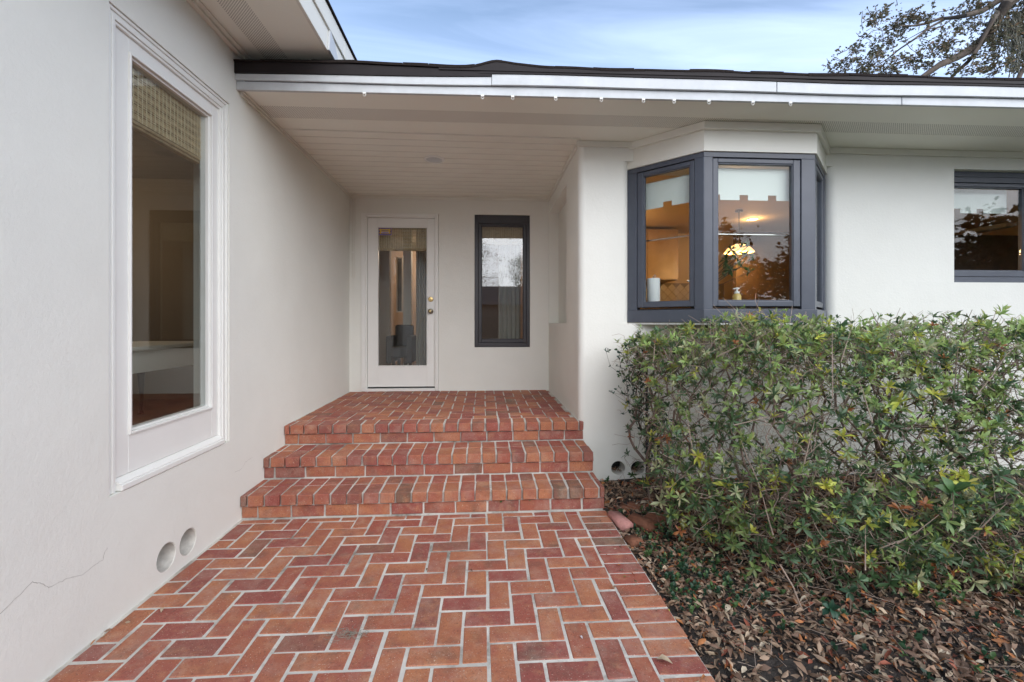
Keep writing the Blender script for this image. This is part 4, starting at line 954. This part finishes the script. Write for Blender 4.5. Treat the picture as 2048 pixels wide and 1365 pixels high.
# sprays on the far left
for (px, py, rot) in ((1228, 725, .5), (1240, 742, -.2), (1247, 828, .1), (1275, 808, .6)):
    pass
m = MB(); pts_ = [at(1300, 800, 3.3), at(1280, 812, 3.28), at(1262, 820, 3.25), at(1248, 828, 3.22)]; m.tube([p-e.location for p in pts_], .0012, 4)
pts_ = [at(1300, 745, 3.3), at(1270, 742, 3.25), at(1250, 738, 3.2), at(1232, 732, 3.2)]; m.tube([p-e.location for p in pts_], .0012, 4); m.build('stems', M['bark'], e)
for (px, py, Y) in ((1247, 828, 3.22), (1276, 812, 3.26), (1233, 732, 3.2), (1252, 741, 3.2), (1262, 732, 3.22)):
    tpl, me = WV['dark'][0]; ob = bpy.data.objects.new('leaf_cluster', me or setmesh('leaf_cluster', *tpl, M['leaf'])); COL.objects.link(ob); ob.parent = e; ob.location = at(px, py, Y)-e.location; ob.rotation_euler = (R(70), random.uniform(-1, 1), random.uniform(0, 6)); ob.scale = (1, 1, 1)
# big-leaved seedlings
def seedling(loc, n, L_, wd, col, label, seed, h=.12):
    random.seed(seed); e = empty('seedling', loc); tag(e, label, 'seedling'); tpl = whorl(n, L_, wd, col, seed)
    V, F, T = tpl; V = V@np.array(Matrix.Rotation(.5, 3, 'X')).T; link('leaves', setmesh('leaves', V+np.array([0, 0, h]), F, T, M['leaf']), None, e); MB().tube([(0, 0, -.02), (.005, 0, h*.5), (0, 0, h)], .002, 5).build('stem', M['twig'], e)
seedling(tuple(at(1905, 985, 1.95)-Vector((0, 0, .1))), 5, .085, .042, (.09, .20, .07), 'broad toothed bright leaves poking out low at the right of the hedge', 5, .1)
seedling(tuple(atZ(1660, 1240, 0)), 7, .05, .026, (.03, .09, .05), 'dark glossy seedling in the leaf litter before the hedge', 6, .05)
seedling(tuple(atZ(1700, 1215, 0)), 6, .05, .024, (.05, .12, .06), 'small mid green seedling just right of the dark glossy one', 8, .07)
hpl = empty('houseplant', (1.98, 4.02, 1.416)); tag(hpl, 'leafy green houseplant on the kitchen counter behind the middle bay pane', 'houseplant')
MB().lathe([(.05, 0), (.065, .09), (.07, .10), (.06, .10), (.055, .085)], n=22).build('pot', M['potclay'], hpl, smooth=True)
HPW = [whorl(8, .088, .026, c, 400+i) for i, c in enumerate(((.05, .12, .05), (.10, .20, .09), (.16, .26, .13)))]
sm = MB(); random.seed(91)
for px, py in ((1462, 500), (1480, 496), (1498, 492), (1452, 520), (1472, 518), (1492, 512), (1506, 520), (1446, 538), (1462, 540), (1482, 534), (1500, 544), (1452, 552), (1475, 526)):
    q_ = at(px, py, 3.95+random.uniform(-.08, .08))-hpl.location; sm.tube([(0, 0, .09), (q_.x*.3, q_.y*.3, q_.z*.6), tuple(q_)], .003, 5); tpl = random.choice(HPW)
    o = link('leaf_cluster', setmesh('leaf_cluster', *tpl, M['leaf']), None, hpl); o.location = q_; o.rotation_euler = (random.uniform(.3, 1.1), random.uniform(-.5, .5), random.uniform(0, 6)); o.scale = (.85,)*3
sm.build('stems', M['bark'], hpl)
# ------------------------------------------------------------------ leaf litter, ground cover
random.seed(31)
def litter(n, area, zf, cols, Lr=(.03, .065), wr=(.25, .45)):
    V = []; F = []; T = []; o = 0
    for _ in range(n):
        x = random.uniform(area[0], area[1]); y = random.uniform(area[2], area[3])
        l = random.uniform(*Lr); wd = l*random.uniform(*wr); v, f = leaf(l, wd, random.uniform(-.25, .35), random.uniform(-.9, 1.1)); v = v-np.array([0, l/2, 0])
        Rm = np.array((Matrix.Rotation(random.uniform(0, 6.28), 3, 'Z')@Matrix.Rotation(random.gauss(0, .35), 3, 'X')@Matrix.Rotation(random.gauss(0, .5), 3, 'Y')))
        z = zf(x, y)+random.uniform(.002, .022); v = v@Rm.T+np.array([x, y, z]); c = np.array(random.choice(cols))*random.uniform(.6, 1.25)
        V.append(v); F.append(f+o); T.append(np.tile(c, (len(v), 1))); o += len(v)
    return np.vstack(V), np.vstack(F), np.vstack(T)
LC = [(.36, .25, .17)]*5+[(.27, .17, .11)]*6+[(.17, .10, .065)]*5+[(.42, .32, .22)]*3+[(.46, .18, .06)]*2+[(.30, .09, .05)]*2+[(.50, .42, .31)]
def bz(x, y): return bedz(x, y) - (.015 if x < .9 else 0)
V, F, T = litter(12500, (.87, 3.4, 1.3, 3.7), bz, LC, (.025, .062))
Vb, Fb, Tb = litter(9000, (.86, 3.2, 1.3, 3.5), bz, [tuple(c_*.7 for c_ in q_) for q_ in LC], (.008, .026), (.3, .8)); V = np.vstack([V, Vb]); T = np.vstack([T, Tb])
# a bare patch of dark soil near the camera
pc_ = atZ(1570, 1335, -.03)
cen = V.reshape(-1, 10, 3).mean(1); keep = ~(((cen[:, 0]-pc_.x)/.24)**2+((cen[:, 1]-pc_.y)/.12)**2 < rng.uniform(.0, 1.2, len(cen))**1.3)
kv = np.repeat(keep, 10); V2 = V[kv]; T2 = T[kv]; F2 = np.tile(leaf(1, 1, 0, 0)[1], (keep.sum(), 1))+np.repeat(np.arange(keep.sum())*10, 10)[:, None]
o = link('leaf_litter', setmesh('leaf_litter', V2, F2, T2, M['litter'])); tag(o, 'brown fallen oak leaves covering the garden bed', 'leaf litter', kind='stuff')
V, F, T = litter(3500, (3.4, 6.8, -.8, 3.7), bz, LC); o = link('leaf_litter', setmesh('leaf_litter', V, F, T, M['litter'])); tag(o, 'brown fallen leaves in the bed beyond the right edge', 'leaf litter', kind='stuff')
V, F, T = litter(46, (.0, 1, 0, 1), lambda x, y: 0, LC, (.012, .032))
for k in range(46):
    c_ = V[k*10:k*10+10].mean(0); x = .85-abs(random.gauss(0, .09)) if k < 36 else WX+.02+abs(random.gauss(0, .03)); V[k*10:k*10+10] += np.array([x, random.uniform(1.55, 3.05), .004])-np.array([c_[0], c_[1], c_[2]*.7])
o = link('leaf_scatter', setmesh('leaf_scatter', V, F, T, M['litter'])); tag(o, 'small dry leaves blown along the edges of the brick path', 'leaves', kind='stuff')
# fine twigs in the litter
P0 = []; P1 = []
for _ in range(700):
    x = random.uniform(.9, 3.2); y = random.uniform(1.35, 3.6); a = random.uniform(0, 6.28); l = random.uniform(.03, .14); z = bedz(x, y)+random.uniform(.008, .03)
    P0.append((x, y, z)); P1.append((x+l*math.cos(a), y+l*math.sin(a), z+random.uniform(-.01, .02)))
V, F = tubes_edges(P0, P1, [.0012]*len(P0), [.0008]*len(P0)); o = link('twig_litter', setmesh('twig_litter', V, F, None, M['twigpale'])); tag(o, 'dry twigs scattered over the leaf litter', 'twigs', kind='stuff')
# ground ivy
V = []; F = []; T = []; o_ = 0
IV = [whorl(5, .028, .017, c, 50+i) for i, c in enumerate(((.03, .08, .045), (.05, .12, .06), (.09, .17, .06)))]
for _ in range(430):
    if random.random() < .5: x = .93+abs(random.gauss(0, .22)); y = random.uniform(2.0, 3.1)
    else: x = random.uniform(1.1, 3.1); y = random.uniform(1.55, 2.6)
    if math.hypot(x-pc_.x, y-pc_.y) < .16: continue
    v, f, t = random.choice(IV); Rm = np.array(Matrix.Rotation(random.uniform(0, 6.28), 3, 'Z')@Matrix.Rotation(random.gauss(0, .3), 3, 'X')); s = random.uniform(.5, 1.25)
    V.append(v@Rm.T*s+np.array([x, y, bedz(x, y)+.022])); F.append(f+o_); T.append(t); o_ += len(v)
o = link('ground_ivy', setmesh('ground_ivy', np.vstack(V), np.vstack(F), np.vstack(T), M['leaf'])); tag(o, 'small dark green ivy creeping through the leaf litter', 'ivy', kind='stuff')
# debris inside the dark vents
for cx_, cz_, lab in ((1.150, .072, 'dry leaves caught in the wall vent next to the steps'), (1.322, .068, 'dry leaves caught in the wall vent by the stake')):
    V, F, T = litter(26, (-.038, .038, .01, .11), lambda x, y: -.045+abs(x)*.3, LC[:12], (.02, .05)); o = link('dry_leaves', setmesh('dry_leaves', V, F, T, M['litter'])); o.location = (cx_, FY+.0, cz_); tag(o, lab, 'dry leaves', kind='stuff')
# loose bricks by the walkway
def loose(name, loc, rz, size, m, label, tilt=(0, 0)):
    bm = bmesh.new(); bmesh.ops.create_cube(bm, size=1)
    for v in bm.verts: v.co = Vector((v.co.x*size[0], v.co.y*size[1], v.co.z*size[2]))+Vector([random.uniform(-.004, .004) for _ in range(3)])
    bmesh.ops.bevel(bm, geom=list(bm.edges), offset=.010, segments=3, affect='EDGES'); me = bpy.data.meshes.new(name); bm.to_mesh(me); bm.free(); me.shade_smooth()
    o = link(name, me, m); o.location = loc; o.rotation_euler = (*tilt, rz); tag(o, label, 'brick')
loose('loose_brick', tuple(atZ(1240, 1042, .0)), R(12), (.085, .20, .06), M['pinkbrick'], 'pale pink brick lying beside the walkway edge', (0, .05))
loose('loose_brick', tuple(atZ(1285, 1046, -.015)), R(38), (.095, .19, .06), M['looseclay'], 'mossy orange brick just right of the pink brick', (.03, -.05))
loose('loose_brick', tuple(atZ(1318, 1040, -.02)), R(52), (.095, .17, .06), M['looseclay'], 'dark red brick half under the hedge', (0, .04))
loose('loose_brick', tuple(atZ(1268, 1084, -.03)), R(15), (.09, .10, .05), M['looseclay'], 'broken half brick nearest the camera beside the walkway', (.04, .03))
loose('loose_brick', tuple(atZ(1274, 1016, -.02)), R(70), (.09, .13, .05), M['looseclay'], 'worn brick fragment closest to the black stake', (.05, 0))
loose('loose_brick', tuple(atZ(1250, 1018, -.03)), R(-10), (.07, .07, .05), M['looseclay'], 'small brick fragment touching the bottom step', (.05, .1))
# small things on the bricks
random.seed(44)
m = MB(); c0 = atZ(700, 1268, .004)
for _ in range(34):
    p = Vector((random.gauss(0, .035), random.gauss(0, .014), random.uniform(.0, .012))); a = random.uniform(0, 6.28); pts_ = []
    for k in range(9):
        pts_.append(tuple(p)); a += random.uniform(-1.1, 1.1); p = p+Vector((math.cos(a)*.009, math.sin(a)*.006, random.uniform(-.004, .004))); p.z = max(.0, min(.02, p.z))
    m.tube(pts_, .00075, 4, False)
o = m.build('moss_tuft', M['moss'], loc=c0); tag(o, 'grey tangle of dried moss on the herringbone bricks', 'moss')
for i, (px, py, L_, rz, col, lab) in enumerate(((322, 1227, .035, .3, (.42, .33, .24), 'pale curled leaf on the bricks near the left wall'), (1345, 1330, .06, 1.2, (.40, .32, .22), 'tan leaf lying on the right border bricks'), (945, 1145, .022, .8, (.10, .05, .03), 'small dark curled leaf in the middle of the walkway'), (1253, 1155, .02, 2, (.16, .16, .03), 'tiny olive leaf near the right border'), (853, 1143, .02, 0, (.14, .1, .05), 'tiny brown leaf left of the walkway middle'), (1340, 1225, .014, .4, (.35, .33, .04), 'tiny yellow petal on the border bricks'), (1165, 1280, .018, .4, (.5, .5, .52), 'small grey paint chip low on the walkway'), (660, 1112, .025, 1.7, (.35, .25, .15), 'thin straw coloured leaf upper left of the walkway'))):
    v, f = leaf(L_, L_*.5, .2, .5); o = link('fallen_leaf', setmesh('fallen_leaf', v, f, np.tile(np.array(col), (len(v), 1)), M['litter'])); o.location = atZ(px, py, .0)+Vector((0, 0, .004)); o.rotation_euler = (0, 0, rz); tag(o, lab, 'leaf')
tpl = whorl(5, .018, .010, (.06, .13, .03), 77)
for px, py, Y, z, lab in ((1003, 1004, 3.07, .085, 'tiny weed sprouting from the joint of the bottom step'), (1060, 1002, 3.08, .084, 'second smaller weed right of the first in the bottom step joint')):
    p = at(px, py, 3.085); o = link('weed', setmesh('weed', *tpl, M['leaf'])); o.location = p; o.rotation_euler = (R(70), 0, 0); o.scale = (.9, .9, .9) if px < 1010 else (.45, .45, .45); tag(o, lab, 'weed')
o = link('weed', setmesh('weed', *whorl(6, .04, .02, (.05, .13, .05), 78), M['leaf'])); o.location = atZ(1215, 962, .02); o.scale = (.9, .9, 1.4); tag(o, 'small weed growing at the wall foot between the steps and the vents', 'weed')
# ------------------------------------------------------------------ oak behind the roof
random.seed(51)
def leafcloud(pts, n, spread, L_, cols, droop=.0):
    V = []; F = []; T = []; o = 0; idx = rng.integers(0, len(pts), n)
    base = np.array([(-.5, 0, 0), (0, .28, .06), (.5, 0, 0), (0, -.28, .06)])
    C = np.array(pts)[idx]+rng.normal(0, 1, (n, 3))*np.array(spread)
    for i in range(n):
        s = L_*random.uniform(.6, 1.3); Rm = np.array(Matrix.Rotation(random.uniform(0, 6.28), 3, 'Z')@Matrix.Rotation(random.uniform(-1.3, 1.3), 3, 'X')@Matrix.Rotation(random.uniform(-1, 1), 3, 'Y'))
        V.append(base@Rm.T*s+C[i]); F.append(np.array([(0, 1, 2, 3)])+o); c = np.array(random.choice(cols))*random.uniform(.6, 1.3); T.append(np.tile(c, (4, 1))); o += 4
    return np.vstack(V), np.vstack(F), np.vstack(T)
oak = empty('oak_tree', (21.5, 15, -.1)); tag(oak, 'live oak hung with grey moss rising behind the roof at upper right', 'tree'); OL = oak.location
OY = 14.0
limbs = [
    ([(2500, 330), (2330, -120), (2180, -110), (2060, -30), (2012, 10), (1975, 70), (1950, 95), (1920, 112), (1880, 130), (1840, 158), (1800, 200)], [.42, .34, .26, .20, .17, .15, .13, .12, .10, .08, .05]),
    ([(2060, -40), (2000, 0), (1965, 22), (1930, 32), (1905, 36), (1880, 38), (1850, 48), (1828, 52), (1800, 52), (1785, 60)], [.12, .10, .09, .07, .06, .05, .04, .03, .02, .012]),
    ([(1888, 40), (1860, 55), (1830, 78), (1800, 98), (1775, 118), (1760, 128)], [.04, .035, .03, .025, .018, .01]),
    ([(2010, 5), (1985, 40), (1950, 108), (1935, 125), (1905, 152), (1895, 175)], [.10, .08, .06, .06, .05, .04]),
    ([(1880, 55), (1850, 60), (1810, 82)], [.02, .015, .008]),
    ([(1773, 135), (1790, 138), (1800, 155)], [.02, .03, .03]),
    ([(2180, -110), (2120, 20), (2080, 90), (2040, 150), (2020, 200)], [.2, .15, .1, .07, .05]),
    ([(2060, -40), (1960, -120), (1860, -180)], [.15, .1, .05]),
    ([(2330, -120), (2250, -260), (2180, -380)], [.25, .18, .08]),
    ([(2330, -120), (2460, -220), (2600, -260)], [.25, .18, .08])]
for k, (pp, rr_) in enumerate(limbs):
    P = [at(p[0], p[1], OY+.4*math.sin(i*1.3+k))-OL for i, p in enumerate(pp)]
    if k == 0: P = [Vector((.6, .5, 0)), Vector((.4, .3, 4.0))]+P[1:]; rr_ = [.55, .46]+rr_[1:]
    MB().tube(P, rr_, 9).build('trunk' if k == 0 else 'limb', M['oakbark'], oak, smooth=True)
cl_px = [(1790, 45, 12, 9), (1770, 30, 10, 7), (1745, 50, 8, 12), (1755, 85, 9, 12), (1752, 110, 12, 12), (1735, 130, 18, 12), (1760, 140, 20, 10), (1715, 148, 22, 8), (1675, 128, 7, 3), (1700, 128, 10, 4), (1780, 130, 12, 10), (1815, 130, 7, 16), (1830, 115, 14, 7), (1810, 45, 16, 8), (1795, 75, 12, 6), (1875, 62, 14, 9), (1885, 95, 18, 12), (1855, 105, 12, 12), (1850, 125, 12, 10), (1905, 85, 12, 8), (1925, 60, 14, 10), (1950, 30, 16, 12), (1960, 10, 18, 14), (1940, 5, 12, 8), (1985, 50, 14, 12), (1970, 85, 14, 16), (1995, 90, 16, 16), (2010, 60, 18, 18), (2030, 30, 20, 20), (2040, 10, 18, 18), (1985, 120, 14, 16), (1975, 140, 10, 12), (2000, 140, 14, 12), (2040, 120, 12, 16), (1910, 125, 14, 9), (1925, 140, 12, 8), (1820, 50, 12, 5), (1840, 40, 12, 5), (1718, 80, 5, 5), (2070, 60, 30, 40), (2100, 0, 40, 40), (2060, -40, 40, 30), (1980, -60, 40, 30), (1890, -120, 50, 30), (2200, -60, 60, 60), (2250, -200, 80, 60), (2400, -100, 80, 80), (2500, -200, 80, 60), (2150, 90, 40, 40)]
OC = [(.14, .14, .085)]*4+[(.20, .17, .11)]*3+[(.27, .20, .13), (.08, .085, .055), (.32, .21, .13)]
P0 = []; P1 = []; CC = []
for (px, py, sx, sy) in cl_px:
    c = np.array(at(px, py, OY)-OL); sc = OY/FOC; big = max(1, sx*sy/160)
    for _ in range(int(min(120, 11*big))):
        a = c+rng.normal(0, 1, 3)*np.array([sx*.40*sc, .30, sy*.40*sc]); d_ = rng.normal(0, 1, 3)*np.array([1, .6, .7]); d_ /= np.linalg.norm(d_); l_ = random.uniform(.2, .55)
        b = a+d_*l_*.5+rng.normal(0, .04, 3); b2 = b+d_*l_*.5+rng.normal(0, .05, 3); P0 += [a, b]; P1 += [b, b2]
        for t_ in np.linspace(.15, 1, 9): CC.append(tuple(a+(b2-a)*t_+rng.normal(0, .022, 3)))
V, F, T = leafcloud(CC, int(len(CC)*1.5), (.035, .035, .035), .105, OC); link('crown', setmesh('crown', V, F, T, M['leaf']), None, oak)
V, F = tubes_edges(P0, P1, [.012]*len(P0), [.007]*len(P0)); link('twigs', setmesh('twigs', V, F, None, M['oakbark']), None, oak)
# hanging moss
P0 = []; P1 = []
for (px, py, h_, n_) in ((2020, 60, 60, 60), (2035, 30, 70, 60), (2010, 30, 50, 40), (2025, 110, 35, 50), (2035, 125, 30, 40), (2000, 20, 40, 30), (1925, 50, 16, 14), (2045, 80, 50, 50), (1992, 62, 25, 20)):
    for _ in range(n_):
        x = px+random.gauss(0, 8); y0 = py+random.uniform(-8, 12); q = at(x, y0, OY+random.uniform(-.3, .3))-OL; l = h_*random.uniform(.3, 1)*OY/FOC
        for s in range(4):
            q2 = q+Vector((random.gauss(0, .03), random.gauss(0, .03), -l/4)); P0.append(tuple(q)); P1.append(tuple(q2)); q = q2
V, F = tubes_edges(P0, P1, [.014]*len(P0), [.010]*len(P0)); link('hanging_moss', setmesh('hanging_moss', V, F, None, M['moss']), None, oak)
# ------------------------------------------------------------------ the garden behind the camera (seen only in the panes)
def tree(loc, h, rad, n, label, cols, seed):
    random.seed(seed); e = empty('garden_tree', loc); tag(e, label, 'tree', 'trees across the garden')
    MB().tube([(0, 0, 0), (.1, 0, h*.35), (-.05, .1, h*.7)], [rad*.12, rad*.09, rad*.03], 9).build('trunk', M['oakbark'], e, smooth=True)
    cs_ = []
    for _ in range(60):
        a = random.uniform(0, 6.28); rr2 = rad*random.uniform(.2, .9); z = random.uniform(.08, 1)*h; rr2 *= math.sqrt(max(.1, 1-((z/h-.55)/.55)**2)); cs_.append((rr2*math.cos(a), rr2*math.sin(a), z))
    V, F, T = leafcloud(cs_, n, (rad*.16, rad*.16, h*.05), .30 if rad > 2.5 else .10, cols); link('crown', setmesh('crown', V, F, T, M['leaf']), None, e)
DG = [(.03, .06, .02), (.05, .08, .03), (.08, .10, .03), (.02, .04, .02)]
for i, (x, y, h_, r_, lab) in enumerate(((7.5, -14, 5.2, 2.8, 'round green tree across the garden mirrored at the left of the bay window'), (11.5, -15, 5.8, 3.0, 'taller green tree right of the round one mirrored in the bay window'), (15.5, -12, 5.4, 3.0, 'broad green tree next to the tall one across the garden'), (-.3, -19.8, 6.6, 1.7, 'rust tinged leafy tree behind the neighbour roof mirrored in the narrow window'), (2.6, -21, 5.9, 1.1, 'slim tree beside the neighbour roof mirrored in the narrow window'), (18, -6, 5.0, 3.0, 'wide tree by the garden hedge mirrored in the far right window'), (21, -2, 5.0, 3.0, 'tree at the far right end of the garden'))):
    tree((x, y, -.12), h_, r_, 9000 if i not in (3, 4) else 6000, lab, DG if i != 3 else [(.20, .12, .06), (.12, .10, .05), (.08, .09, .04)], 60+i)
nh = empty('neighbour_house', (-1, -15, -.12)); tag(nh, 'low brick house with grey roof across the garden mirrored in the narrow window', 'house')
MB().box(-7, 6, -4, 0, 0, 2.5).build('wall', M['nwall'], nh)
o = MB(); o.v = [(-7.5, .6, 2.45), (6.5, .6, 2.45), (6.5, -2, 3.7), (-7.5, -2, 3.7), (6.5, -4.6, 2.45), (-7.5, -4.6, 2.45)]; o.f = [(0, 1, 2, 3), (3, 2, 4, 5), (0, 3, 5), (1, 4, 2), (0, 5, 4, 1)]; o.build('roof', M['nroof'], nh)
fn = empty('wooden_fence', (0, -10.5, -.12)); tag(fn, 'weathered wooden board fence across the garden mirrored in the panes', 'fence')
pm = None
for i in range(90):
    x = -8+i*.15
    if pm is None: b_ = MB().box(-.068, .068, -.01, .01, 0, 1.7).build('board', M['fence'], fn); pm = b_.data
    else: b_ = bpy.data.objects.new('board', pm); COL.objects.link(b_); b_.parent = fn
    b_.location = (x, random.uniform(-.004, .004), random.uniform(-.02, .02))
for z in (.4, 1.3): MB().box(-8.1, 5.5, -.05, -.012, z, z+.08).build('rail', M['fence'], fn)
